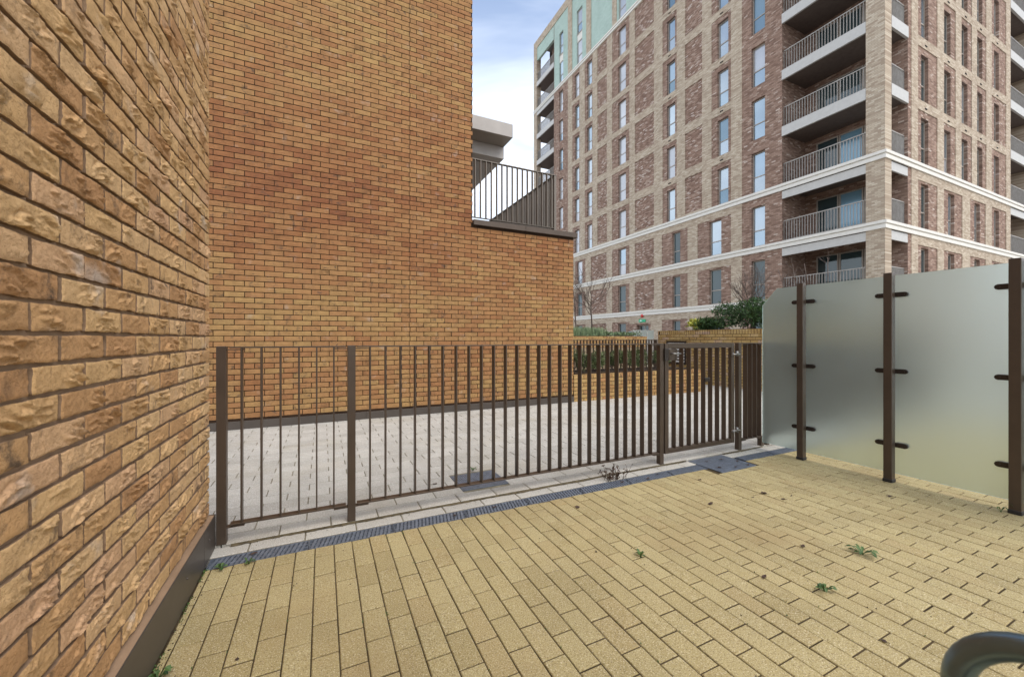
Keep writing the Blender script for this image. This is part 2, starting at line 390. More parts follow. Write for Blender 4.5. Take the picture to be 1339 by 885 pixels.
for ci in range(-6, 88):
    x0 = -.041+ci*PW; x1 = x0+PW
    if x1 < X_W: continue
    x0 = max(x0, X_W-.02)
    if x0 > 8.8: break
    off = PL/2*(ci % 2)
    for ri in range(-17, 5):
        y0 = 2.138-off+ri*PL; y1 = y0+PL
        if y1 <= -1.1 or y0 >= DR0: continue
        cut = y1 > DR0-.02
        if cut: y1 = DR0-.002
        if y1-y0 < .02: continue
        if x1 > GU[0]+.01 and x0 < GU[1]-.01 and y1 > GU[2]+.01:
            if y0 > GU[2]-.03: continue
            y1 = GU[2]; cut = True
        jx, jy = .005, .0072
        k, mb = paver(x1-x0-jx, y1-y0-jy)
        M = jitM((x0+x1)/2, (y0+y1)/2, 0, .0018, .009, .008)
        items.append((shown(M.translation, (0, 0, 1)), k, mb, M, not cut))
pieces('paver', items, terr, 'far_pavers', 'yellow_paver')

# ---- grey courtyard paving
KZ = .012
court = MB().quad((-4.5, DR1, -.0055), (21.9, DR1, -.0055), (21.9, 2.9, -.0055), (-4.5, 2.9, -.0055)).quad((-4.5, 2.902, KZ-.0055), (21.9, 2.902, KZ-.0055), (21.9, 16, KZ-.0055), (-4.5, 16, KZ-.0055)).build('courtyard_floor', 'grey_joint'); tag(court, kind='structure')
items = []
SQ = (1.03, 1.44, 3.09, 3.46)
for ri in range(-1, 62):
    y0 = 2.9+ri*.15; y1 = y0+.15
    if ri == -1: y0 = DR1+.004
    if y0 > 11: break
    off = .15*(ri % 2); zt = KZ if ri >= 0 else 0.
    for ci in range(-14, 60):
        x0 = .05-off+ci*.3; x1 = x0+.3
        if y0 > 6.45 and x1 < 4.3: continue
        if x0 > 13: break
        if y0 > 3.7 and x0 < -2.6: continue
        if x1 < X_W and ri < 0: continue
        cut = False
        for (a0, a1, b0, b1) in (SQ, GU):
            if x1 > a0+.005 and x0 < a1-.005 and y1 > b0+.005 and y0 < b1-.005:
                cut = True
                segs = []
                if x0 < a0: segs.append((x0, a0))
                if x1 > a1: segs.append((a1, x1))
                for (s0, s1) in segs:
                    if s1-s0 > .03:
                        k, mb = paver(s1-s0-.004, y1-y0-.005); M = jitM((s0+s1)/2, (y0+y1)/2, zt, .0008, .003, .003)
                        items.append((shown(M.translation, (0, 0, 1)), k, mb, M, False))
        if cut: continue
        k, mb = paver(x1-x0-.0075, y1-y0-.009)
        M = jitM((x0+x1)/2, (y0+y1)/2, zt, .0008, .003, .004)
        items.append((shown(M.translation, (0, 0, 1)), k, mb, M, True))
pieces('paver', items, court, 'far_pavers', 'grey_paver')
# dark brown strip of uneven width along the small step
step_strip = MB(); rm = random.Random(5); x = -.5; prev = None
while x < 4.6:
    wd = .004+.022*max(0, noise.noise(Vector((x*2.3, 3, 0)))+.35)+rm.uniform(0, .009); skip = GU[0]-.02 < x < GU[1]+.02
    if prev and not skip: step_strip.add([(prev[0], 2.901, .0105), (x, 2.901, .0105), (x, 2.8975-wd, .0022), (prev[0], 2.8975-prev[1], .0022)], [(0, 3, 2, 1)])
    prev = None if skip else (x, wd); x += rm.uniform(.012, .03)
plain('brown_strip', (.085, .066, .036), .98, var=.6, nscale=30)
tag(step_strip.build('moss', 'brown_strip'), label='thin uneven dark brown line along the paving step under the fence', cat='moss', kind='stuff')

# ---- channel drain
dr = empty('channel_drain', (0, 0, 0), label='long blue grey steel channel drain between yellow and pale grey paving', cat='drain')
MB().box(X_W-.02, 6.5, DR0+.002, DR1-.002, -.08, -.04).build('channel', 'dark_void', dr)
def grate_mesh(lx, ly, pitch, bar, slant):
    mb = MB(); e = .006
    mb.box(0, lx, 0, e, -.02, 0); mb.box(0, lx, ly-e, ly, -.02, 0); mb.box(0, .004, e, ly-e, -.02, 0); mb.box(lx-.004, lx, e, ly-e, -.02, 0)
    n = int(lx/pitch)
    for i in range(1, n):
        x = i*pitch; sl = slant
        mb.add([(x-bar/2-sl, e, -.018), (x+bar/2-sl, e, -.018), (x+bar/2+sl, ly-e, -.018), (x-bar/2+sl, ly-e, -.018), (x-bar/2-sl, e, -.001), (x+bar/2-sl, e, -.001), (x+bar/2+sl, ly-e, -.001), (x-bar/2+sl, ly-e, -.001)],
            [(4, 5, 6, 7), (0, 1, 5, 4), (1, 2, 6, 5), (2, 3, 7, 6), (3, 0, 4, 7)])
    for yy in (ly*.36, ly*.64): mb.box(.004, lx-.004, yy-.003, yy+.003, -.016, -.002)
    return mb
gm = grate_mesh(.496, DR1-DR0-.008, .0248, .0155, .012).mesh('grate', 'galvanised')
x = X_W-.018
while x < 6.0:
    if not (GU[0]-.3 < x < GU[1]-.02):
        o = bpy.data.objects.new('grate', gm); o.location = (x, DR0+.004, -.003); link(o, dr)
    x += .5
def mesh_grate(name, x0, x1, y0, y1, z, parent):
    mb = MB(); p_ = .0185
    nx = int((x1-x0)/p_); ny = int((y1-y0)/p_)
    for i in range(nx+1): xx = x0+(x1-x0)*i/nx; mb.box(xx-.0052, xx+.0052, y0, y1, z-.02, z)
    for j in range(ny+1): yy = y0+(y1-y0)*j/ny; mb.box(x0, x1, yy-.0052, yy+.0052, z-.019, z-.0008)
    return mb.build(name, 'galvanised', parent)
gc = empty('gully_cover', (3.6, 2.7, 0), label='square mesh gully cover widening the channel drain before the gate', cat='drain cover')
gc.location = (0, 0, 0)
MB().box(GU[0], GU[1], GU[2], GU[3], -.085, -.003).build('pit', 'dark_void', gc); mesh_grate('grate', GU[0]+.006, GU[1]-.006, GU[2]+.006, GU[3]-.006, .004, gc)
gs = empty('gully_cover', (0, 0, 0), label='small square mesh gully cover set in the grey paving behind the fence', cat='drain cover')
MB().box(SQ[0], SQ[1], SQ[2], SQ[3], -.085, KZ-.0045).build('pit', 'dark_void', gs); mesh_grate('grate', SQ[0]+.006, SQ[1]-.006, SQ[2]+.006, SQ[3]-.006, KZ+.004, gs)

# ================================================================== NEAR BRICK WALL (left)
XB = -.605; WEND = 2.885
wl = empty('brick_wall', (XB, 1.2, 0), label='rough buff brick side wall with dark metal plinth, ending at the fence', cat='wall'); wl.location = (0, 0, 0)
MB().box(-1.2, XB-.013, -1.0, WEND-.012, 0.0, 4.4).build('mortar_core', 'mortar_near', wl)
var = [rough_brick(.2158, .0635, 56, 18, .0066, 10+i, folds=8) for i in range(24)]; varlow = [rough_brick(.2158, .0635, 26, 8, .0066, 10+i, folds=8) for i in range(24)]
half = [rough_brick(.1045, .0645, 26, 16, .006, 60+i, folds=3) for i in range(5)]
items = []; rb = random.Random(11)
MW = Matrix(((0, -1, 0, 0), (1, 0, 0, 0), (0, 0, 1, 0), (0, 0, 0, 1)))     # local x -> +Y, local y(out=-y) -> +X
for r_ in range(-14, 41):
    z = 1.263+r_*.0752+.0376
    if z > 4.3: break
    y = 1.301-(.115 if r_ % 2 else 0)-.23*9
    while y < WEND-.02:
        y1 = min(y+.23, WEND+.005)
        full = y1-y > .2
        if y1-y > .05 and y1 > -.6:
            i = rb.randrange(24)
            vis = shown((XB, (y+y1)/2, z), (1, 0, 0)) > .02
            mb = (var if vis else varlow)[i] if full else half[i % 5]; key = ('f', i) if full else ('h', i % 5)
            sx = 1 if full else (y1-y-.0105)/.1045
            flip = Matrix.Rotation(math.pi, 4, 'Y') if rb.random() < .5 else Matrix.Identity(4)
            M = Matrix.Translation((XB+rb.uniform(-.0012, .0012), (y+y1)/2+rb.uniform(-.0015, .0015), z+rb.uniform(-.001, .001))) @ MW @ Matrix.Rotation(rb.uniform(-.006, .006), 4, 'Y') @ Matrix.Rotation(rb.uniform(-.006, .006), 4, 'Z') @ flip @ Matrix.Diagonal((sx, 1, 1, 1))
            items.append((shown(M.translation, (1, 0, 0)), key, mb, M, full or sx == 1))
        y += .23
for it in range(0): pass
# end face of the wall (header bricks showing round the corner)
for r_ in range(-14, 41):
    z = 1.263+r_*.0752+.0376
    for k in range(3):
        xx = XB-.115-.23*k-(.115 if r_ % 2 else 0)
        M = Matrix.Translation((xx-.004, WEND, z)) @ Matrix.Rotation(math.pi, 4, 'Z')
        items.append((0, ('f', 1), varlow[(r_*3+k) % 24], M, False))
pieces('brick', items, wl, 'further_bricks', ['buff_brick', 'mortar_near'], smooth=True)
plm = MB()
for (a, b_) in ((-1.0, .62), (.623, 2.655), (2.658, 2.90)): plm.bev(XB-.03, X_W-.022, a, b_, .004, .202, .002)
for i, (a, b_) in enumerate(((-1.0, .62), (.623, 2.655), (2.658, 2.90))):
    MB().bev(XB-.03, X_W-.022, a, b_, .004, .200, .002).build('plinth_panel', 'plinth_metal', wl)
MB().bev(-1.2, X_W-.024, WEND+.004, WEND+.035, .004, .199, .002).build('plinth_panel', 'plinth_metal', wl)
led = MB().add([(XB-.02, -1, .2105), (X_W-.026, -1, .2012), (X_W-.026, 2.89, .2012), (XB-.02, 2.89, .2105)], [(0, 1, 2, 3)]).build('mortar_bed', 'mortar_near', wl)
for yy in (.3, 1.1, 1.72, 2.35, 2.75):
    MB().tube([(X_W-.024, yy, .12), (X_W-.017, yy, .12)], [.006, .0045], 8).build('screw', 'plinth_metal', wl, smooth=True)

# ================================================================== BRICK BUILDING with roof terrace (middle)
YB = 6.5; XT = 2.34; XE = 4.426; ZC = 3.205
bb = empty('brick_building', (2, YB, 0), label='amber brick building with flat windowless wall and roof terrace', cat='building'); bb.location = (0, 0, 0)
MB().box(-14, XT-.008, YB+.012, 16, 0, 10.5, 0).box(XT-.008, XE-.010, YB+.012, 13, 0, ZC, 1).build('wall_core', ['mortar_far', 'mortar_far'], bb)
MB().quad((XT-.002, YB+.02, ZC+.02), (XT-.002, 16, ZC+.02), (XT-.002, 16, 10.5), (XT-.002, YB+.02, 10.5)).build('side_wall', 'side_brick', bb)
MB().quad((XE-.004, YB+.01, .02), (XE-.004, 13, .02), (XE-.004, 13, ZC), (XE-.004, YB+.01, ZC)).build('side_wall', 'side_brick', bb)
bl = [rough_brick(.2245, .0655, 5, 2, .0042, 100+i, .03) for i in range(10)]
bcut = {}
XJ = 1.27
items = []; rf = random.Random(21)
for r_ in range(-17, 120):
    z = 1.36+r_*.0754+.0377
    if z < .12 or z > 9.2: continue
    xmax = XE if z < ZC-.02 else XT
    x = -1.203-.2345*8+(.11725 if r_ % 2 else 0)
    while x < xmax-.02:
        segs = [(x, min(x+.2345, xmax+.004))]
        if segs[0][0] < XJ-.02 and segs[0][1] > XJ+.02: segs = [(segs[0][0], XJ+.001), (XJ+.003, segs[0][1])]
        for (a, b_) in segs:
            L = b_-a-.0095
            if L < .03: continue
            i = rf.randrange(10); full = abs(L-.225) < .003
            M = Matrix.Translation(((a+b_)/2, YB+rf.uniform(-.002, .003), z+rf.uniform(-.0008, .0008))) @ Matrix.Rotation(rf.uniform(-.012, .012), 4, 'Z')
            if not full: M = M @ Matrix.Diagonal((L/.2245, 1, 1, 1))
            items.append((shown(M.translation, (0, 1, 0)), i, bl[i], M, full))
        x += .2345
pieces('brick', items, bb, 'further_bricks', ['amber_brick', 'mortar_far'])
for (a, b_) in ((-4.4, -1.9), (-1.897, .6), (.603, 3.1), (3.103, XE+.005)):
    MB().bev(a, b_, YB-.018, YB+.008, .012, .122, .002).build('plinth_panel', 'plinth_metal', bb)
for (a, b_) in ((XT+.004, 3.35), (3.353, XE+.06)):
    MB().bev(a, b_, YB-.055, YB+.33, ZC+.002, ZC+.095, .004).build('coping', 'bronze', bb)
MB().bev(XE-.27, XE+.06, YB+.333, 13, ZC+.002, ZC+.095, .004).build('coping', 'bronze', bb)
# roof terrace railing: front and return
rl = MB().bev(XT+.01, 4.06, YB+.04, YB+.09, 4.375, 4.392, .002).build('top_rail', 'grey_bronze', bb); MB().bev(XT+.01, 4.06, YB+.045, YB+.085, 3.36, 3.372, .002).build('bottom_rail', 'grey_bronze', bb)
barm = MB().bev(-.007, .007, -.025, .025, 3.37, 4.376, .001).mesh('baluster', 'grey_bronze')
for u in [2.405+i*.1036 for i in range(16)]:
    o = bpy.data.objects.new('baluster', barm); o.location = (u, YB+.065, 0); link(o, bb)
MB().bev(4.01, 4.06, YB+.04, YB+.09, ZC+.09, 4.37, .002).build('railing_post', 'grey_bronze', bb)
MB().bev(4.01, 4.06, YB+.093, 12.9, 4.375, 4.392, .002).build('top_rail', 'grey_bronze', bb); MB().bev(4.015, 4.055, YB+.093, 12.9, 3.36, 3.372, .002).build('bottom_rail', 'grey_bronze', bb)
barr = MB().bev(-.025, .025, -.006, .006, 3.37, 4.376, .001).mesh('baluster', 'grey_bronze')
for i in range(84):
    o = bpy.data.objects.new('baluster', barr); o.location = (4.035, YB+.16+i*.075, 0); link(o, bb)
# canopy over the terrace
cp = MB().bev(XT+.0, 4.068, 8.5, 13, 6.0, 6.315, .006).build('canopy', 'canopy_metal', bb)
MB().bev(XT+.0, 4.066, 9.01, 13, 5.70, 5.998, .006).build('canopy_beam', 'canopy_metal', cp)

# ================================================================== APARTMENT BLOCK
XF, YC, YE, ZT = 22.1, 8.65, 40.55, 35.3
ap = empty('apartment_building', (XF, YC, 0), label='tall beige and brown brick apartment block with white string courses and balconies', cat='building'); ap.location = (0, 0, 0)
FL = [0.3, 3.37, 6.42, 9.47]+[9.47+3*k for k in range(1, 9)]           # floor lines; 27.47 is FL[9]
FH_ = [FL[i+1]-FL[i] for i in range(len(FL)-1)]+[3.0]
def facade(rects, h0, h1, z0, z1, to3d, mats, name, parent):
    """rects: (h0,h1,z0,z1,depth,mat) later ones lie over earlier; builds fronts and reveals"""
    hs = sorted({h0, h1, *[min(max(r_[0], h0), h1) for r_ in rects], *[min(max(r_[1], h0), h1) for r_ in rects]})
    zs = sorted({z0, z1, *[r_[2] for r_ in rects], *[r_[3] for r_ in rects]})
    nh, nz = len(hs)-1, len(zs)-1
    G = [[(0., 0)]*nz for _ in range(nh)]
    for i in range(nh):
        hm = (hs[i]+hs[i+1])/2
        act = [r_ for r_ in rects if r_[0] < hm < r_[1]]
        for j in range(nz):
            zm = (zs[j]+zs[j+1])/2
            for r_ in act:
                if r_[2] < zm < r_[3]: G[i][j] = (r_[4], r_[5])
    mb = MB()
    for i in range(nh):
        j = 0
        while j < nz:                                   # merge runs upward
            k = j
            while k+1 < nz and G[i][k+1] == G[i][j]: k += 1
            d, mi = G[i][j]
            mb.quad(to3d(hs[i], d, zs[j]), to3d(hs[i+1], d, zs[j]), to3d(hs[i+1], d, zs[k+1]), to3d(hs[i], d, zs[k+1]), mi); j = k+1
        for j in range(nz):
            d, mi = G[i][j]
            for (d2, m2, e) in ((*(G[i+1][j] if i+1 < nh else (d, mi)), 'h'), (*(G[i][j+1] if j+1 < nz else (d, mi)), 'v')):
                if abs(d2-d) > 1e-5:
                    mm = m2 if d2 < d else mi
                    if e == 'h': mb.quad(to3d(hs[i+1], d, zs[j]), to3d(hs[i+1], d2, zs[j]), to3d(hs[i+1], d2, zs[j+1]), to3d(hs[i+1], d, zs[j+1]), mm)
                    else: mb.quad(to3d(hs[i], d, zs[j+1]), to3d(hs[i+1], d, zs[j+1]), to3d(hs[i+1], d2, zs[j+1]), to3d(hs[i], d2, zs[j+1]), mm)
    return mb.build(name, mats, parent)
# --- windows: frame + two panes, shared meshes
wcache = {}
rw = random.Random(4)
def window(h, z, wd, ht, side, kind, parent=ap, op=False):
    key = (round(wd, 2), round(ht, 2), side)
    fw = .055
    def B(mb, h0, h1, d0, d1, z0, z1):
        return mb.box(d0, d1, h0, h1, z0, z1) if side == 'L' else mb.box(h0, h1, d0, d1, z0, z1)
    if key not in wcache:
        f = MB(); tr = ht*.40
        B(f, 0, fw, 0, .07, 0, ht); B(f, wd-fw, wd, 0, .07, 0, ht); B(f, fw, wd-fw, 0, .07, 0, fw); B(f, fw, wd-fw, 0, .07, ht-fw, ht); B(f, fw, wd-fw, 0, .07, tr-fw/2, tr+fw/2)
        B(f, -.02, wd+.02, -.10, -.002, -.035, -.002)
        p1 = B(MB(), fw+.002, wd-fw-.002, .03, .045, fw+.002, tr-fw/2-.002); p2 = B(MB(), fw+.002, wd-fw-.002, .03, .045, tr+fw/2+.002, ht-fw-.002)
        wcache[key] = (f.mesh('window', 'window_frame'), {})
        wcache[key][1]['geo'] = (p1, p2)
    fm, pc = wcache[key]
    o = bpy.data.objects.new('window', fm)
    o.location = (XF+.16, h, z) if side == 'L' else (h, YC+.16, z)
    link(o, parent)
    for gi in (0, 1):
        kd = kind
        if kind == 'pane_sky': kd = rw.choices(('pane_sky', 'pane_pale', 'pane_blind', 'pane_deep'), (5, 3, 1.2, 1.5))[0]
        if (kd, gi) not in pc: pc[(kd, gi)] = pc['geo'][gi].mesh('pane', kd)
        q = bpy.data.objects.new('pane', pc[(kd, gi)]); link(q, o)
        q.rotation_euler = (R(rw.gauss(0, .05)), R(rw.gauss(0, .25)), R(rw.gauss(0, .25)))
# --- left facade (faces the courtyard)
mL = ['beige', 'brown', 'brown_soldier', 'mint', 'dark_void', 'white_band']
rects = []; WH = 2.25
def win_hole(h0, h1, z, ht=WH): rects.append((h0, h1, z, z+ht, .23, 1))
wins = []
for i, z in enumerate(FL):
    top = min(z+2.27, z+2.27)
    if i <= 2 or i == 3 and False:
        gz = z
        # lower three floors: wide bays
        for (b0, b1, w0, w1) in ((30.53, 32.19, 31.06, 31.94), (24.63, 26.74, 25.08, 26.0), (19.03, 21.27, 19.66, 20.34), (15.89, 18.25, 16.55, 17.39)):
            rects.append((b0, b1, gz+.02, gz+2.28, .03, 1)); win_hole(w0, w1, gz+.02, 2.16); wins.append((w0, w1, gz+.02, 2.16))
        if i > 0:
            rects.append((22.03, 24.03, gz+.1, gz+2.25, .05, 2))
        else:
            rects.append((22.34, 24.63, gz-.4, gz+2.1, .03, 1)); rects.append((22.6, 23.85, -.1, gz+2.0, .35, 4))
        rects.append((27.47, 29.7, gz+.1, gz+2.25, .05, 2))
    elif i < 9:
        for (b0, b1, w0, w1) in ((31.46, 32.68, 31.55, 32.3), (29.43, 30.62, 29.55, 30.32), (24.63, 26.74, 25.08, 26.0), (19.94, 21.21, 20.1, 20.83), (15.89, 17.21, 16.08, 16.82)):
            rects.append((b0, b1, z+.02, z+2.56, .03, 1)); win_hole(w0, w1, z+.04, 2.2); wins.append((w0, w1, z+.04, 2.2))
        for (b0, b1) in ((27.42, 28.74), (22.03, 24.03), (17.9, 19.24)):
            rects.append((b0, b1, z+.16, z+2.57, .05, 2))
    if i < 9:
        rects.append((33.46, 36.15, z-.45, z+2.56 if i != 8 else z+2.6, .02, 1)); win_hole(34.4, 35.15, z+.04, 2.2); wins.append((34.4, 35.15, z+.04, 2.2))
        rects.append((12.97, 15.2, z-.47, z+2.54 if i > 2 else z+2.6, .02, 1)); win_hole(13.87, 14.64, z+.02, 2.25); wins.append((13.87, 14.64, z+.02, 2.25))
zm = FL[9]
for (a, b_) in ((33.46, 36.15), (30.4, 32.77), (26.74, 29.7), (22.4, 26.2), (18.2, 21.8), (12.97, 17.6)): rects.append((a, b_, zm, 34.45, .06, 3))
for z in (zm, zm+3):
    for (a, b_) in ((34.4, 35.15), (31.1, 32.0), (25.08, 26.0), (20.1, 20.83), (16.08, 16.82), (13.87, 14.64)):
        rects.append((a, b_, z+.05, z+2.3, .26, 3)); wins.append((a, b_, z+.05, 2.25))
        if z == zm: rects.append((a, b_, z+2.3, z+3.05, .12, 5))
facade(rects, 12.97, 36.15, 0, ZT, lambda h, d, z: (XF+d, h, z), mL, 'facade', ap)
for k, (a, b_, z, ht) in enumerate(wins):
    kind = 'pane_sky'
    if z < 8.5 and (z < 5.5 or rw.random() < .35): kind = 'pane_dark'
    if 25 < a < 25.2 and z > 8.5: kind = 'pane_blind'
    if a > 30 and rw.random() < .45 and z > 8.5: kind = 'pane_blind'
    window(a, z, b_-a, ht, 'L', kind)
# --- right facade
mR = ['beige_front', 'brown_front', 'brown_soldier_front', 'mint', 'dark_void', 'white_band']
rects = []; wins2 = []
for i, z in enumerate(FL[:9]):
    if i > 2:
        L_ = ((25.2, 27.25, 25.59, 26.35), (27.98, 29.37, 28.1, 28.85), (30.08, 31.41, 30.2, 30.95), (32.12, 33.4, 32.2, 32.95), (34.18, 36.41, 34.63, 35.38))
        for (b0, b1, w0, w1) in L_:
            rects.append((b0, b1, z+.02, z+2.56, .03, 1)); rects.append((w0, w1, z+.04, z+2.24, .23, 1)); wins2.append((w0, w1, z+.04, 2.2))
    else:
        for (b0, b1, w0, w1) in ((25.2, 27.25, 25.59, 26.35), (27.98, 30.2, 28.55, 29.3), (31.2, 33.3, 31.85, 32.6), (34.18, 36.41, 34.63, 35.38)):
            rects.append((b0, b1, z+.02, z+2.28, .03, 1)); rects.append((w0, w1, z+.02, z+2.18, .23, 1)); wins2.append((w0, w1, z+.02, 2.16))
rects.append((24.24, 24.55, 0, 27.2, .02, 1))
facade(rects, 24.24, 37.11, 0, ZT, lambda h, d, z: (h, YC+d, z), mR, 'facade', ap)
for (a, b_, z, ht) in wins2: window(a, z, b_-a, ht, 'R', 'pane_dark' if rw.random() < .5 else 'pane_sky')
for i in range(3, 9):                                   # little vent slots over the windows
    for a in (16.4, 20.45): MB().box(XF-.012, XF+.01, a, a+.22, FL[i]+2.68, FL[i]+2.75).build('vent', 'dark_void', ap)
    for a in (25.9, 28.4, 30.5, 32.5, 34.9): MB().box(a, a+.22, YC-.012, YC+.01, FL[i]+2.68, FL[i]+2.75).build('vent', 'dark_void', ap)
# --- piers, loggia walls, roof
XI = 24.24; YI = 12.97
MB().box(XF, XF+.57, YC, YC+.68, 0, ZT, 0).build('corner_pier', ['beige'], ap)
lw = MB()
lw.quad((XI, YC+.3, 0), (XI, YI, 0), (XI, YI, ZT), (XI, YC+.3, ZT), 0)
lw.quad((XF+.02, YI+.002, 0), (XI, YI+.002, 0), (XI, YI+.002, ZT), (XF+.02, YI+.002, ZT), 1)
lw.quad((XI-.002, YC+.02, 0), (XI-.002, YC+.3, 0), (XI-.002, YC+.3, ZT), (XI-.002, YC+.02, ZT), 0)
lw.build('loggia_wall', ['brown', 'brown_front'], ap)
YL = 36.15
lw = MB()
lw.quad((XI, YL, 0), (XI, YE-.5, 0), (XI, YE-.5, ZT), (XI, YL, ZT), 0)
lw.quad((XF+.02, YL-.002, 0), (XI, YL-.002, 0), (XI, YL-.002, ZT), (XF+.02, YL-.002, ZT), 1)
lw.quad((XI, YE, 0), (45, YE, 0), (45, YE, ZT), (XI, YE, ZT), 1)
lw.quad((45, YC, 0), (45, YE, 0), (45, YE, ZT), (45, YC, ZT), 0)
lw.build('loggia_wall', ['brown', 'brown_front'], ap)
MB().box(XF, XF+.55, 39.86, YE, 0, ZT).build('corner_pier', 'beige', ap)
lw = MB(); lw.quad((37.11, YC, 0), (37.11, YC+2, 0), (37.11, YC+2, ZT), (37.11, YC, ZT), 0); lw.quad((37.11, YC+2, 0), (45, YC+2, 0), (45, YC+2, ZT), (37.11, YC+2, ZT), 1)
lw.build('loggia_wall', ['brown', 'brown_front'], ap); MB().box(41.2, 45, YC, YC+2, 0, ZT).build('corner_pier', 'beige_front', ap)
MB().box(XF+.02, 45, YC+.02, YE-.02, ZT-.25, ZT).build('roof', 'roofing', ap)
# mint upper storey over the far loggia, beige over the near one
MB().box(XF+.06, XF+.3, YL-.002, 39.86, 33.0, 34.45, 0).box(XF, XF+.3, YL, 39.86, 34.45, ZT, 1).build('parapet', ['mint', 'beige'], ap)
MB().box(XF+.0, XF+.3, YC+.68, YI, 33.2, ZT).build('parapet', ['beige'], ap)
# --- balconies: slab with pale fascia, railing of flat bars
def railing(p0, p1, z, name='railing'):
    p0, p1 = Vector(p0), Vector(p1); d = p1-p0; n = int(d.length/.125); u = d.normalized(); mb = MB(); wv = Vector((u.y, -u.x))
    def bx(c, hl, hw, z0, z1):
        q = [c+u*hl*a+wv*hw*b_ for a, b_ in ((-1, -1), (1, -1), (1, 1), (-1, 1))]
        mb.add([(v.x, v.y, z0) for v in q]+[(v.x, v.y, z1) for v in q], [(0, 3, 2, 1), (4, 5, 6, 7), (0, 1, 5, 4), (1, 2, 6, 5), (2, 3, 7, 6), (3, 0, 4, 7)])
    m_ = (p0+p1)/2
    bx(m_, d.length/2, .03, z+1.08, z+1.12); bx(m_, d.length/2, .02, z+.06, z+.085)
    for i in range(n+1): bx(p0+d*(i/n), .009, .022, z+.085, z+1.08)
    return mb.build(name, 'rail_metal', bal)
for i, z in enumerate(FL[1:], 1):
    if z > 33: break
    low = i <= 3 or i == 9
    f0, f1 = (z-.78, z-.385) if low else (z-.46, z+.05)
    bal = empty('balcony'); bal.parent = ap
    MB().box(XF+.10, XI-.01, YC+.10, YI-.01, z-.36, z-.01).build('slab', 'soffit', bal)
    fa = MB().box(XF-.01 if not low else XF+.02, XF+.09, YC+.685, YI-.005, f0, f1).box(XF+.575, XI-.005, YC-.01 if not low else YC+.02, YC+.09, f0, f1).build('fascia', 'fascia_metal', bal)
    railing((XF+.16, YC+.7), (XF+.16, YI-.03), z); railing((XF+.6, YC+.16), (XI-.03, YC+.16), z)
    if i < 10:
        # glazed doors at the back of the loggia
        for k in range(3):
            y0 = YC+.6+k*1.05
            fr_ = MB().box(XI-.09, XI-.012, y0, y0+.06, z, z+2.3).box(XI-.09, XI-.012, y0+.96, y0+1.02, z, z+2.3).box(XI-.09, XI-.012, y0+.06, y0+.96, z+2.24, z+2.3).box(XI-.09, XI-.012, y0+.06, y0+.96, z, z+.08).build('glazed_door', 'window_frame', ap)
            MB().box(XI-.055, XI-.04, y0+.062, y0+.958, z+.082, z+2.238).build('pane', 'pane_blue' if i in (2, 3) and k < 2 else 'pane_dark', fr_)
    bal = empty('balcony'); bal.parent = ap
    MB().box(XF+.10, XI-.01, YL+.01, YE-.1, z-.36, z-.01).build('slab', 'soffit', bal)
    MB().box(XF-.01 if not low else XF+.02, XF+.09, YL+.005, 39.855, f0, f1).build('fascia', 'fascia_metal', bal)
    railing((XF+.16, YL+.03), (XF+.16, 39.84), z)
    bal = empty('balcony'); bal.parent = ap
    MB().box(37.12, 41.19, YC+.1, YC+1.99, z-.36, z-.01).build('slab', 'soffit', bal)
    MB().box(37.115, 41.195, YC-.01 if not low else YC+.02, YC+.09, f0, f1).build('fascia', 'fascia_metal', bal)
    railing((37.15, YC+.16), (41.17, YC+.16), z)
# --- white string courses (a projecting cap over a slimmer course), mitred round the corner
for z in (FL[1], FL[2], FL[3], FL[9]):
    mb = MB()
    for (p_, z0, z1) in ((.075, z-.13, z), (.006, z-.19, z-.13), (.05, z-.35, z-.19)):
        mb.box(XF-p_, XF-.0005+.0, YC-p_, YE, z0, z1); mb.box(XF, 45, YC-p_, YC-.0005, z0, z1)
    mb.build('string_course', 'white_band', ap)
# --- entrance door with exit sign and lamp
ed = MB().box(XF+.30, XF+.345, 22.62, 22.70, 0, 2.29).box(XF+.30, XF+.345, 23.75, 23.83, 0, 2.29).box(XF+.30, XF+.345, 22.70, 23.75, 2.2, 2.29).box(XF+.30, XF+.345, 23.19, 23.26, 0, 2.2).build('entrance_door', 'window_frame', ap)
MB().box(XF+.32, XF+.335, 22.702, 23.188, 0, 2.198).build('pane', 'pane_dark', ed); MB().box(XF+.32, XF+.335, 23.262, 23.748, 0, 2.198).build('pane', 'pane_dark', ed)
es = tag(MB().bev(XF-.05, XF-.004, 22.85, 23.55, 2.50, 2.72, .01).build('exit_sign', 'sign_green'), label='small green exit sign over the entrance door of the apartment block', cat='sign')
MB().add([(XF-.053, 23.46, 2.61), (XF-.053, 23.33, 2.68), (XF-.053, 23.33, 2.635), (XF-.053, 23.2, 2.635), (XF-.053, 23.2, 2.585), (XF-.053, 23.33, 2.585), (XF-.053, 23.33, 2.54)], [(0, 1, 2, 3, 4, 5, 6)]).build('arrow', 'sign_white', es)
al = tag(MB().tube([(XF-.003, 23.2, 2.98), (XF-.06, 23.2, 2.98), (XF-.09, 23.2, 2.98), (XF-.13, 23.2, 2.98)], [.13, .13, .10, .03], 12).build('alarm_beacon', 'lamp_red', smooth=False), label='small red round alarm beacon on the brick above the exit sign', cat='alarm')
sc_ = tag(MB().tube([(XF-.003, 24.35, 1.75), (XF-.1, 24.35, 1.75), (XF-.16, 24.35, 1.70), (XF-.2, 24.35, 1.64)], [.06, .06, .15, .10], 12).build('wall_lamp', 'lamp_blue', smooth=True), label='small pale blue dome lamp on brown brick beside the entrance door', cat='lamp')

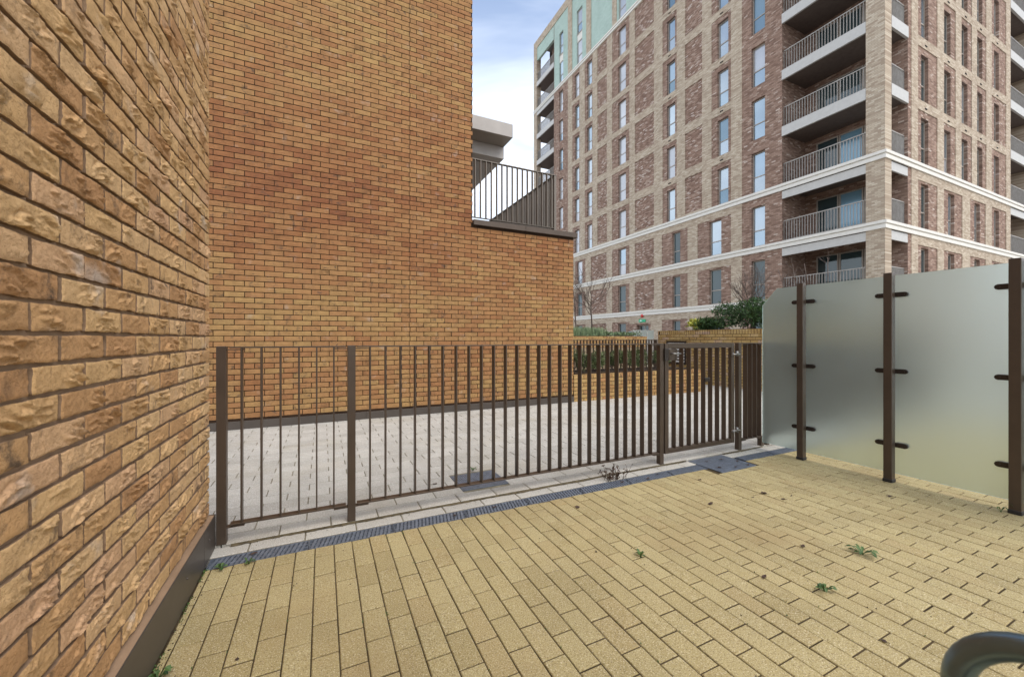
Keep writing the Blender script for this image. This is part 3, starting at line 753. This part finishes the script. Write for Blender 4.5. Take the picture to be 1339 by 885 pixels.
# ================================================================== PLANTERS AND WALLS IN THE COURTYARD
def brick_courses(parent, x0, x1, y0, y1, z0, z1, faces, matname, soldier=False, limit=300):
    """bricks on the given faces ('front' = -Y, 'west' = -X, 'east' = +X) of a block; an upright course on top if soldier"""
    items = []; rr = random.Random(int(x0*100)); top = z1-.112 if soldier else z1
    runs = []
    if 'front' in faces: runs.append((x0, x1, lambda h, z: Matrix.Translation((h, y0, z)), (0, 1, 0)))
    if 'west' in faces: runs.append((y0, y1, lambda h, z: Matrix.Translation((x0, h, z)) @ Matrix.Rotation(-math.pi/2, 4, 'Z'), (1, 0, 0)))
    if 'east' in faces: runs.append((y0, y1, lambda h, z: Matrix.Translation((x1, h, z)) @ Matrix.Rotation(math.pi/2, 4, 'Z'), (1, 0, 0)))
    for (h0, h1, fn, nrm) in runs:
        z = top-.0754; r_ = 0
        while z > z0-.03:
            h = h0-(.117 if r_ % 2 else 0)
            while h < h1-.02:
                a, b_ = max(h, h0), min(h+.2345, h1); L = b_-a-.0095
                if L > .03:
                    i = rr.randrange(10); M = fn((a+b_)/2, z+.0377) @ Matrix.Rotation(rr.uniform(-.012, .012), 4, 'Z') @ Matrix.Diagonal((L/.2245, 1, 1, 1))
                    items.append((shown(M.translation, nrm), i, bl[i], M, abs(L-.225) < .003))
                h += .2345
            z -= .0754; r_ += 1
        if soldier:
            h = h0
            while h < h1-.06:
                i = rr.randrange(10); M = fn(h+.038, top+.056) @ Matrix.Rotation(math.pi/2, 4, 'Y') @ Matrix.Diagonal((.1055/.2245, 1, 1, 1))
                items.append((shown(M.translation, nrm)*.5, i, bl[i], M, True)); h += .0754
    pieces('brick', items, parent, 'further_bricks', [matname, 'mortar_far'], limit)
# low planter in line with the building
PX0, PX1, PZ = XE+.01, 8.0, .525
pl = empty('brick_planter', label='low yellow brick planter with clipped hedge beside the amber building', cat='planter')
MB().box(PX0, PX1-.012, YB+.012, YB+.95, 0, PZ-.01).build('core', 'mortar_far', pl)
brick_courses(pl, PX0, PX1, YB, YB+.95, .012, PZ, ('front', 'east'), 'yellow_brick', False)
MB().box(PX0+.02, PX1-.03, YB+.02, YB+.93, PZ-.009, PZ+.004).build('capping', 'yellow_brick', pl)
MB().box(PX0+.12, PX1-.13, YB+.13, YB+.83, PZ+.006, PZ+.03).build('soil_bed', 'soil', pl)
# taller wall on the right of the courtyard
TX = 9.3; TZ = 1.475
tw = empty('brick_wall', label='chest high yellow brick planter wall with upright top course and louvre vents', cat='wall')
MB().box(TX+.012, TX+1.6, 3.6, 9.08, 0, TZ-.01).build('core', 'mortar_far', tw)
brick_courses(tw, TX, TX+1.6, 3.6, 9.08, .012, TZ, ('west',), 'yellow_brick_side', True)
MB().box(TX+.02, TX+.3, 3.62, 9.07, TZ-.009, TZ+.004).build('capping', 'yellow_brick_side', tw)
MB().box(TX+.3, TX+1.58, 3.65, 9.0, TZ-.009, TZ+.02).build('soil_bed', 'soil', tw)
MB().box(TX, TX+1.6, 9.082, 9.10, .012, TZ).build('end_face', 'side_brick_front', tw)
def louvre(y0, y1, z0, z1):
    lv = MB().box(TX-.03, TX-.008, y0, y0+.04, z0, z1).box(TX-.03, TX-.008, y1-.04, y1, z0, z1).box(TX-.03, TX-.008, y0+.04, y1-.04, z1-.04, z1).box(TX-.03, TX-.008, y0+.04, y1-.04, z0, z0+.04).box(TX-.0075, TX-.006, y0+.04, y1-.04, z0+.04, z1-.04).build('louvre_vent', 'clamp_metal', tw)
    z = z0+.07
    while z < z1-.06:
        MB().add([(TX-.034, y0+.042, z), (TX-.034, y1-.042, z), (TX-.010, y1-.042, z+.045), (TX-.010, y0+.042, z+.045), (TX-.030, y0+.042, z-.006), (TX-.030, y1-.042, z-.006)], [(0, 1, 2, 3), (4, 5, 1, 0)]).build('slat', 'fascia_metal', lv); z += .085
louvre(8.05, 8.75, .5, 1.18); louvre(5.05, 5.55, .28, 1.15)
# dark slatted fence and raised planter behind
def fence_bars(name, parent, xs, y, z0, z1, matname='bronze', dep=.026, th=.0045):
    me = MB().bev(-th, th, -dep, dep, z0, z1, .001).mesh(name, matname)
    for x_ in xs:
        o = bpy.data.objects.new(name, me); o.location = (x_, y, 0); link(o, parent)
bf = empty('slatted_fence', label='dark bronze slatted fence behind the hedge of the low planter', cat='fence')
FY = 8.6
MB().bev(5.5, 8.75, FY-.03, FY+.03, 1.205, 1.22, .002).build('top_rail', 'bronze', bf); MB().bev(5.5, 8.75, FY-.02, FY+.02, .12, .135, .002).build('bottom_rail', 'bronze', bf)
fence_bars('baluster', bf, [5.56+i*.1028 for i in range(31)], FY, .135, 1.205)
for x_ in (5.52, 7.1, 8.72): MB().bev(x_-.025, x_+.025, FY-.025, FY+.025, 0, 1.205, .002).build('post', 'bronze', bf)
rp_ = empty('brick_planter', label='raised yellow brick planter with soft grassy plants below the bare tree', cat='planter')
MB().box(6.0, 10.5-.012, 10.812, 12.2, 0, 1.315).build('core', 'mortar_light', rp_)
brick_courses(rp_, 6.0, 10.5, 10.8, 12.2, .95, 1.325, ('front', 'east'), 'yellow_brick', False, 60)
MB().box(6.1, 10.4, 10.9, 12.1, 1.316, 1.335).build('soil_bed', 'soil', rp_)
# frosted gate screen by the entrance path
gsn = empty('glass_screen', label='small frosted glass screen over pale railings by the entrance path', cat='screen')
def gx(h): return 11.6+h
for k in range(3): MB().bev(12.99+k*.42, 12.99+k*.42+.40, 14.2, 14.215, 1.22, 1.64, .002).build('pane', 'frosted_glass', gsn)
for k in range(4): MB().bev(12.97+k*.42-.015, 12.97+k*.42+.015, 14.185, 14.23, 0, 1.66, .002).build('post', 'rail_metal', gsn)
fence_bars('baluster', gsn, [13.03+i*.07 for i in range(18)], 14.205, .1, 1.2, 'rail_metal', .015, .008)
MB().bev(12.97, 14.25, 14.19, 14.22, 1.195, 1.215, .002).build('rail', 'rail_metal', gsn)

# ================================================================== FENCE AND GATE
FYC = 2.925; FT = 1.203
def post(x_, parent, z1=FT, z0=KZ, y=FYC, hw=.025):
    return MB().bev(x_-hw, x_+hw, y-hw, y+hw, z0, z1, .0025).build('post', 'bronze', parent)
def panel(label, x0, x1, xs, posts, ledge=True):
    f = empty('fence_panel', label=label, cat='fence', group=None)
    MB().bev(x0, x1, FYC-.025, FYC+.025, FT-.012, FT-.003, .001).build('top_rail', 'bronze', f)
    MB().bev(x0, x1, FYC-.025, FYC+.025, .118, .128, .001).build('bottom_rail', 'bronze', f)
    fence_bars('baluster', f, xs, FYC, .1275, FT-.0115)
    for p_ in posts: post(p_, f)
    for xx, sg in ((x0, -1), (x1, 1)):
        for zz in (FT-.018, .112): MB().bev(min(xx-sg*.075, xx+sg*.022), max(xx-sg*.075, xx+sg*.022), FYC-.022, FYC+.022, zz-.006, zz+.0, .001).build('bracket', 'bronze', f)
    return f
panel('short bronze fence panel with six bars against the rough buff brick wall', -.508, .142, [-.449+i*.1033 for i in range(6)], (-.55,))
panel('long bronze fence panel of flat vertical bars ending at the gate', .212, 2.988, [.297+i*.1035 for i in range(26)], (.177, 3.016))
gt = empty('gate', label='bronze pedestrian gate of flat vertical bars with lock box', cat='gate')
G0, G1 = 3.062, 4.10
MB().bev(G0, G0+.05, FYC-.02, FYC+.02, .105, FT-.002, .002).build('stile', 'bronze', gt); MB().bev(G1-.05, G1, FYC-.02, FYC+.02, .105, FT-.002, .002).build('stile', 'bronze', gt)
MB().bev(G0+.05, G1-.05, FYC-.02, FYC+.02, FT-.052, FT-.0025, .002).build('top_rail', 'bronze', gt); MB().bev(G0+.05, G1-.05, FYC-.02, FYC+.02, .106, .15, .002).build('bottom_rail', 'bronze', gt)
fence_bars('baluster', gt, [3.20+i*.107 for i in range(8)], FYC, .149, FT-.051)
lb = MB().bev(3.113, 3.225, FYC-.026, FYC+.026, 1.03, 1.145, .004).build('lock_box', 'bronze', gt)
MB().tube([(3.135, FYC-.026, 1.10), (3.135, FYC-.055, 1.10), (3.14, FYC-.06, 1.10), (3.235, FYC-.06, 1.098)], .007, 8).build('lever', 'steel', lb, smooth=True)
MB().bev(3.035, 3.085, FYC-.045, FYC-.027, 1.03, 1.15, .003).build('keep_plate', 'clamp_metal', gt)
MB().bev(3.60, 3.68, FYC-.045, FYC-.024, .80, .84, .003).build('pull_latch', 'clamp_metal', gt)
for zz in (.235, 1.075):
    MB().tube([(4.055, FYC-.03, zz), (4.175, FYC-.03, zz)], .009, 8).tube([(4.13, FYC-.03, zz-.02), (4.13, FYC-.03, zz+.035)], .014, 8).tube([(4.05, FYC-.03, zz), (4.062, FYC-.03, zz)], .018, 8).build('hinge', 'steel', gt, smooth=True)
f3 = panel('narrow bronze fence piece between the gate and the frosted glass screen', 4.225, 4.585, [4.31, 4.392, 4.474, 4.556], (4.19,))
MB().bev(4.56, 4.61, FYC-.025, FYC+.025, KZ, .118, .002).build('foot', 'bronze', f3)

panel('bronze fence panel of the next terrace, seen dimly through the frosted glass', 4.72, 8.9, [4.80+i*.1035 for i in range(40)], (4.685, 6.8, 8.94))

# ================================================================== FROSTED GLASS SCREEN
SX = 4.47; GX = 4.515
scr = empty('glass_screen', label='tall frosted glass screen on dark bronze posts dividing the yellow terraces', cat='screen')
PYS = [2.428, 1.722, 1.016]; PT = 1.82
GZ0, GZ1 = .075, 1.80
def pane_poly(pts):
    n = len(pts); return MB().add([(GX, y, z) for y, z in pts]+[(GX+.012, y, z) for y, z in pts], [tuple(range(n)), tuple(range(2*n-1, n-1, -1))], 0).add([(GX, y, z) for y, z in pts]+[(GX+.012, y, z) for y, z in pts], [(i, n+i, n+(i+1) % n, (i+1) % n) for i in range(n)], 1)
def flip_build(mb):
    o = mb.build('pane', ['frosted_glass', 'glass_edge'], scr)
    bm = bmesh.new(); bm.from_mesh(o.data); bmesh.ops.remove_doubles(bm, verts=bm.verts, dist=1e-5); bmesh.ops.recalc_face_normals(bm, faces=bm.faces); bm.to_mesh(o.data); bm.free()
flip_build(pane_poly([(PYS[0]+.012, GZ0), (2.86, GZ0), (2.86, 1.625), (2.70, GZ1), (PYS[0]+.012, GZ1)]))
for a, b_ in ((PYS[0], PYS[1]), (PYS[1], PYS[2]), (PYS[2], .30)): flip_build(pane_poly([(b_+.012, GZ0), (a-.012, GZ0), (a-.012, GZ1), (b_+.012, GZ1)]))
for k, py in enumerate(PYS+[.30]):
    MB().bev(SX-.03, SX+.03, py-.03, py+.03, .004, PT, .003).build('post', 'bronze', scr)
    MB().bev(SX-.034, SX+.034, py-.034, py+.034, .002, .03, .003).build('base_collar', 'rubber', scr)
    for zz in (.325, .965, 1.63):
        for sg in (-1, 1):
            cl = MB(); pts = [(0, -.020), (.066, -.020), (.079, -.014), (.085, 0), (.079, .014), (.066, .020), (0, .020)]
            n = len(pts); y0 = py+sg*.028
            for (xa, xb) in ((GX-.016, GX-.003), (GX+.015, GX+.026)):
                cl.add([(xa, y0+sg*p_[0], zz+p_[1]) for p_ in pts]+[(xb, y0+sg*p_[0], zz+p_[1]) for p_ in pts], [tuple(range(n)), tuple(range(2*n-1, n-1, -1))]+[(i, n+i, n+(i+1) % n, (i+1) % n) for i in range(n)])
            cl.tube([(GX-.02, y0+sg*.06, zz), (GX+.026, y0+sg*.06, zz)], .007, 8)
            cl.build('clamp', 'clamp_metal', scr)

# ================================================================== PLANTS
def leaves(n, sampler, ln, wd, seed, up=.3, name='foliage'):
    rr = random.Random(seed); V = []; F = []
    for _ in range(n):
        c, out = sampler(rr); d = (Vector((rr.gauss(0, 1), rr.gauss(0, 1), rr.gauss(0, 1)+up))+out*1.2).normalized()
        s_ = d.cross(Vector((rr.gauss(0, 1), rr.gauss(0, 1), rr.gauss(0, 1)))).normalized(); nn = d.cross(s_)
        l = ln*rr.uniform(.6, 1.3); w_ = wd*rr.uniform(.7, 1.2); k = len(V)
        V += [c, c+d*l*.5+s_*w_+nn*w_*.3, c+d*l-nn*l*.15, c+d*l*.5-s_*w_+nn*w_*.3]
        F += [(k, k+1, k+2), (k, k+2, k+3)]
    return MB().add(V, F)
def lumpy(center, rx, ry, rz, lumps, seed):
    rr = random.Random(seed); L_ = []
    for _ in range(lumps):
        a = rr.uniform(0, 6.283); q = rr.uniform(.2, .85); L_.append((Vector(center)+Vector((math.cos(a)*rx*q, math.sin(a)*ry*q, rz*rr.uniform(-.25, .75))), rr.uniform(.25, .48)))
    def smp(r_):
        c, s_ = r_.choice(L_); d = Vector((r_.gauss(0, 1), r_.gauss(0, 1), r_.gauss(0, 1))).normalized()
        return c+Vector((d.x*rx*s_, d.y*ry*s_, d.z*rz*s_*1.1))*r_.uniform(.6, 1.05), d
    return smp
def branch(mb, p, d, ln, rad, depth, rr, spread=.5, up=.15):
    pts = [p]; q = p.copy(); dd = d.copy()
    for _ in range(4):
        dd = (dd+Vector((rr.gauss(0, .10), rr.gauss(0, .10), rr.gauss(0, .06)+up*.25))).normalized(); q = q+dd*ln/4; pts.append(q.copy())
    mb.tube(pts, [rad*(1-.13*i) for i in range(5)], 5 if depth else 4, cap=depth == 0)
    if depth <= 0: return
    for k in range(rr.choice((3, 4))):
        f = rr.uniform(.35, 1); i = min(3, int(f*4)); b0 = pts[i].lerp(pts[i+1], f*4-i) if f < 1 else pts[4]
        nd = (dd+Vector((rr.gauss(0, spread), rr.gauss(0, spread), abs(rr.gauss(0, spread*.5))+up))).normalized()
        branch(mb, b0, nd, ln*rr.uniform(.55, .8), rad*.55, depth-1, rr, spread, up)
def bare_tree(name, label, base, th, tr, nb, bl_, seed, depth=2, trunks=1, group=None):
    rr = random.Random(seed); o = empty(name, base, label=label, cat='tree' if name.endswith('tree') else 'shrub')
    tk = MB(); cr = MB()
    for k in range(trunks):
        lean = Vector((rr.gauss(0, .06), rr.gauss(0, .06), 1)) if trunks == 1 else Vector((rr.gauss(0, .22), rr.gauss(0, .22), 1))
        b0 = Vector((rr.gauss(0, .05), rr.gauss(0, .05), 0)) if trunks > 1 else Vector((0, 0, 0))
        pts = [b0+lean*th*f+Vector((math.sin(f*5)*.02, 0, 0)) for f in (0, .33, .66, 1)]
        tk.tube(pts, [tr, tr*.85, tr*.72, tr*.6], 7)
        for j in range(nb):
            f = rr.uniform(.55, 1); a = rr.uniform(0, 6.283)
            branch(cr, b0+lean*th*f, Vector((math.cos(a)*.8, math.sin(a)*.8, .75)).normalized(), bl_*rr.uniform(.7, 1.1), tr*.42, depth, rr, .4, .2)
    tk.build('trunk', 'bark', o, smooth=True); cr.build('crown', 'bark', o, smooth=True); return o
# hedge plants in the low planter (two rows of shrubs)
for k in range(6):
    cx = 4.80+k*.45; hd = empty('hedge_shrub', (cx, YB+.48, PZ+.03), label='olive green hedge shrub with small leaves in the low brick planter', cat='shrub', group='hedge shrubs in the low planter')
    leaves(1500, lumpy((0, 0, .20), .30, .30, .24, 12, 40+k), .045, .012, 50+k).build('foliage', 'leaf_hedge', hd)
    st = MB(); rr = random.Random(k)
    for j in range(7): st.tube([(rr.gauss(0, .05), rr.gauss(0, .05), -.01), (rr.gauss(0, .12), rr.gauss(0, .12), .32)], [.006, .003], 5)
    st.build('stem', 'bark', hd)
# evergreen shrub and yellow plant on the tall wall
sh = empty('evergreen_shrub', (10.05, 7.2, TZ), label='dense dark green evergreen shrub on the tall brick planter wall', cat='shrub')
for k, (dx, dy, rx, ry, rz, cz) in enumerate(((0, 0, .5, .75, .42, .30), (.0, -.85, .5, .6, .46, .36), (.1, -1.6, .5, .6, .40, .28), (0, .75, .35, .45, .26, .14))):
    leaves(2600, lumpy((dx, dy, cz), rx, ry, rz, 22, 70+k), .06, .017, 80+k).build('foliage', 'leaf_dark', sh)
st = MB(); rr = random.Random(9)
for j in range(16): b0 = rr.uniform(-1.6, .7); st.tube([(rr.gauss(0, .06), b0, .0), (rr.gauss(0, .2), b0+rr.gauss(0, .15), .5)], [.012, .004], 5)
st.build('stem', 'bark', sh)
yp = empty('variegated_plant', (9.85, 8.3, TZ), label='small yellow green leafy plant beside the evergreen shrub', cat='plant')
leaves(170, lumpy((0, 0, .13), .2, .2, .15, 6, 90), .13, .035, 91, .8).build('foliage', 'leaf_yellow', yp); MB().tube([(0, 0, 0), (.01, 0, .12)], [.012, .008], 6).build('stem', 'bark', yp)
gcv = leaves(900, lambda r_: (Vector((9.7+r_.random()*.5, 3.7+r_.random()*2.6, TZ+.02+r_.random()*.08)), Vector((0, 0, 1))), .06, .018, 93).build('ground_cover', 'leaf_grey'); tag(gcv, label='pale green low plants creeping along the tall brick wall top', cat='ground cover', kind='stuff')
# bare trees
bare_tree('bare_tree', 'leafless young tree with thin trunk growing from the raised planter', (8.45, 11.3, 1.32), 1.2, .032, 10, .72, 5, 2)
bare_tree('bare_tree', 'leafless multi stemmed small tree behind the evergreen shrub', (10.35, 6.75, TZ), .85, .022, 5, .62, 12, 2, 4)
bare_tree('bare_tree', 'leafless twiggy tree partly hidden by the amber building corner', (10.15, 14.6, 0), 3.3, .04, 10, 1.0, 33, 2)
for k, (yy, hh_, sd_) in enumerate(((5.48, 1.45, 3), (5.15, 1.5, 8), (4.9, 1.55, 15))):
    bare_tree('bare_shrub', ('thin bare twiggy shrub showing above the chamfered glass panel', 'single bare stem showing above the frosted glass screen', 'bare forked stem showing over the glass beside the second post')[k], (10.0, yy, TZ), hh_, .011, 4-k, .26, sd_, 1, 2 if k == 0 else 1)
# soft plants on the raised planter
lv = empty('grassy_plant', (8.1, 11.35, 1.335), label='grey green tufted plants spilling over the raised brick planter', cat='plant')
V = MB(); rr = random.Random(55)
for _ in range(1500):
    x_ = rr.uniform(-1.4, .75); y_ = rr.uniform(-.4, .5); hgt = rr.uniform(.16, .36)*(1 if x_ > -.8 else 1); dx, dy = rr.gauss(0, .07), rr.gauss(0, .07); w_ = .008
    V.add([(x_-w_, y_, 0), (x_+w_, y_, 0), (x_+dx*.4+w_, y_+dy*.4, hgt*.6), (x_+dx*.4-w_, y_+dy*.4, hgt*.6), (x_+dx, y_+dy, hgt)], [(0, 1, 2, 3), (3, 2, 4)])
V.build('blades', 'leaf_grey', lv)
gs2 = empty('low_succulent_plant', (9.55, 11.2, 1.335), label='low bluish green plants at the corner of the raised planter', cat='plant')
leaves(700, lambda r_: (Vector((r_.uniform(-.75, .75), r_.uniform(-.35, .4), r_.uniform(0, .10))), Vector((0, 0, 1))), .08, .022, 94).build('foliage', 'leaf_grey', gs2)

# weeds in the paving
def weed(name, label, loc, n, ln, wd, seed, matn='leaf_weed', upright=.35, group=None):
    rr = random.Random(seed); mb = MB()
    for k in range(n):
        a = 6.283*k/n+rr.gauss(0, .35); l = ln*rr.uniform(.55, 1.15); e = upright*rr.uniform(.4, 1.5); d = Vector((math.cos(a), math.sin(a), 0)); s_ = Vector((-d.y, d.x, 0)); rows = []
        for (f, wf, zf) in ((0, .15, 0), (.3, .45, .5), (.5, .9, .8), (.62, .5, .9), (.8, 1, .85), (1, .1, .6)):
            c = d*l*f+Vector((0, 0, .003+e*l*zf)); q = wd*wf*rr.uniform(.7, 1.2); rows.append((c-s_*q, c+Vector((0, 0, -q*.3)), c+s_*q))
        Vv = [v for r_ in rows for v in r_]; F = []
        for i in range(5):
            for j in range(2): F.append((i*3+j, i*3+j+1, i*3+4+j, i*3+3+j))
        mb.add(Vv, F)
    mb.tube([(0, 0, -.006), (0, 0, .006)], [.006, .004], 6)
    o = mb.build(name, matn, None, loc); return tag(o, label=label, cat='weed', group=group)
weed('weed', 'largest green weed with jagged leaves sprouting between yellow pavers', (2.826, 1.208, 0), 13, .072, .010, 1, upright=.5)
weed('weed', 'small bright green weed with few upright leaves in a yellow paver joint', (2.244, 1.114, 0), 9, .054, .009, 2, upright=.7)
weed('weed', 'tiny round leaved green seedling alone on the yellow pavers', (1.648, 1.742, 0), 5, .035, .012, 3, upright=.9)
weed('weed', 'small green seedling at the drain corner beside the dark plinth', (-.50, 2.63, 0), 6, .04, .011, 4, upright=.8)
weed('weed', 'tiny green sprout in the second yellow paver joint by the drain', (-.37, 2.62, 0), 5, .035, .009, 6, upright=.8)
weed('weed', 'small green weed clinging to the foot of the dark plinth', (-.545, 1.87, 0), 6, .045, .011, 5, upright=.8)
weed('weed', 'thin straggly weed at the foot of the glass screen post', (4.42, 1.075, 0), 6, .07, .006, 7, upright=.9)
weed('weed', 'thin sprig of weed beside the small square gully cover', (1.27, 3.52, KZ), 6, .08, .007, 8, upright=.5)
dw = empty('dead_weed', (2.33, 2.79, 0), label='dried brown dead weed standing at the edge of the drain', cat='weed')
sm = MB(); rr = random.Random(2); tips = []
for k in range(26):
    p0 = Vector((rr.gauss(0, .05), rr.gauss(0, .025), 0)); p1 = p0+Vector((rr.gauss(0, .035), rr.gauss(0, .02), rr.uniform(.04, .13))); sm.tube([p0, (p0+p1)/2+Vector((rr.gauss(0, .008), 0, 0)), p1], [.0022, .0018, .001], 5); tips.append(p1); tips.append((p0+p1)/2)
sm.build('stem', 'dry_stem', dw)
leaves(150, lambda r_: (r_.choice(tips)+Vector((r_.gauss(0, .006), r_.gauss(0, .006), r_.gauss(0, .006))), Vector((0, 0, 1))), .022, .008, 4).build('leaves', 'leaf_dry', dw)
# fallen leaves and scraps
def fallen(x_, y_, z_, size, seed, label, group=None):
    rr = random.Random(seed); mb = MB(); n = 9; a0 = rr.uniform(0, 6)
    ring = []
    for i in range(n):
        a = 6.283*i/n; q = size*(.55+.45*abs(math.cos(a)))*rr.uniform(.75, 1.15)
        ring.append((math.cos(a+a0)*q, math.sin(a+a0)*q*.7, rr.uniform(.002, .012)*size/.025))
    mb.add([(0, 0, .003)]+ring, [(0, 1+i, 1+(i+1) % n) for i in range(n)])
    mb.tube([(ring[0][0], ring[0][1], .004), (ring[0][0]*1.6, ring[0][1]*1.6, .003)], .0012, 4)
    o = mb.build('fallen_leaf', 'dry_leaf', None, (x_, y_, z_)); tag(o, label=label, cat='leaf', group=group)
ya = 'dark curled dead leaf lying on the yellow pavers'
for k, (x_, y_, s_) in enumerate(((3.208, 2.019, 0.03), (2.637, 2.062, 0.028), (3.228, 1.883, 0.02), (4.046, 1.552, 0.026), (2.606, 1.406, 0.02), (2.087, 1.314, 0.02), (2.093, 0.821, 0.014), (1.701, 2.448, 0.026), (1.447, 1.892, 0.01), (3.008, 2.460, 0.02), (3.359, 1.896, 0.014), (3.055, 2.007, 0.012), (3.054, 1.449, 0.01), (-0.301, 1.857, 0.012))):
    fallen(x_, y_, .001, s_, k, ya, 'dead leaves on the yellow pavers')
da = 'dark dead leaf caught on the channel drain'
for k, (x_, y_, s_) in enumerate(((.85, 2.71, .018), (1.15, 2.72, .02), (2.35, 2.71, .022), (2.62, 2.68, .024), (2.78, 2.73, .018), (-.36, 2.73, .018))):
    fallen(x_, y_, .0, s_, 30+k, da, 'dead leaves on the channel drain')
dg = 'dark dead leaf on the mesh gully cover before the gate'
for k, (x_, y_, s_) in enumerate(((3.45, 2.60, .024), (3.70, 2.76, .026), (3.62, 2.55, .026), (3.80, 2.66, .022), (3.5, 2.78, .018), (3.78, 2.54, .02))):
    fallen(x_, y_, .005, s_, 40+k, dg, 'dead leaves on the gully cover')
fallen(.86, 3.33, KZ+.001, .02, 61, 'single black dead leaf on the pale grey paving behind the fence')

# grit and crumbs of soil, thickest along the joints, the drain and the plinth
rg = random.Random(77); gr = MB()
def crumb(x_, y_, z_, r_):
    a = rg.uniform(0, 6.28); V = [(x_+math.cos(a+k*2.1)*r_*rg.uniform(.6, 1.2), y_+math.sin(a+k*2.1)*r_*rg.uniform(.6, 1.2), z_) for k in range(3)]+[(x_, y_, z_+r_*.9)]
    gr.add(V, [(0, 1, 3), (1, 2, 3), (2, 0, 3)])
for _ in range(330): crumb(rg.uniform(-.5, 4.4), rg.uniform(.2, 2.64), .0008, rg.choice((.0015, .002, .002, .003, .0045)))
for _ in range(160): crumb(rg.uniform(-.5, 4.4), 2.645-abs(rg.gauss(0, .05)), .0008, rg.uniform(.0015, .004))
for _ in range(220): crumb(-.577+abs(rg.gauss(0, .018)), rg.uniform(.3, 2.64), .0005, rg.uniform(.0015, .005))
for _ in range(160): crumb(rg.uniform(-.5, 4.4), 2.89-abs(rg.gauss(0, .03)), .0008, rg.uniform(.0015, .004))
tag(gr.build('grit', 'soil'), label='scattered dark crumbs of soil and grit on the yellow pavers', cat='grit', kind='stuff')
mt = leaves(420, lambda r_: (Vector((-.041+.1011*r_.randint(-5, 30)+r_.gauss(0, .002) if r_.random() < .35 else -.575+abs(r_.gauss(0, .006)), min(2.64, abs(r_.gauss(0, 1))*.9+.4 if r_.random() < .3 else r_.choice((.62, 1.12, 1.45, 1.9, 2.3, 2.6))+r_.gauss(0, .06)), -.001)), Vector((0, 0, 1))), .011, .003, 78, 1.2).build('joint_moss', 'leaf_weed')
tag(mt, label='tiny green moss sprouts in the yellow paver joints and along the plinth', cat='moss', kind='stuff')

# ================================================================== TERRACE DOOR (closed leaf beside the camera, only its pull handle reaches into view)
td = empty('terrace_door', (.7, -.05, 0), label='dark framed glazed terrace door with curved steel pull handle', cat='door'); td.location = (0, 0, 0)
for (a, b_, z0, z1) in ((.30, .40, .02, 2.15), (1.10, 1.20, .02, 2.15)): MB().bev(a, b_, -.09, -.03, z0, z1, .003).build('stile', 'plinth_metal', td)
for (z0, z1) in ((.02, .16), (2.03, 2.15)): MB().bev(.401, 1.099, -.09, -.03, z0, z1, .003).build('rail', 'plinth_metal', td)
MB().bev(.395, 1.105, -.065, -.05, .155, 2.035, .001).build('pane', 'clear_glass', td)
hx = .58; arc = [(hx, -.035, .972), (hx, .04, .972)]
for k in range(11):
    a = math.pi/2*k/10; arc.append((hx, .10+.07*math.sin(a),   .902+.07*math.cos(a)))
plain('handle_steel', (.17, .24, .29), .3, .8)
hd = MB().tube(arc, .0120, 20).build('pull_handle', 'handle_steel', td, smooth=True)
lx, ly, lz = arc[-1]
MB().tube([(lx, ly, lz-.001), (lx, ly, .56), (lx, ly-.04, .5), (lx, -.035, .485)], .0113, 20).build('grip', 'clamp_metal', hd, smooth=True)
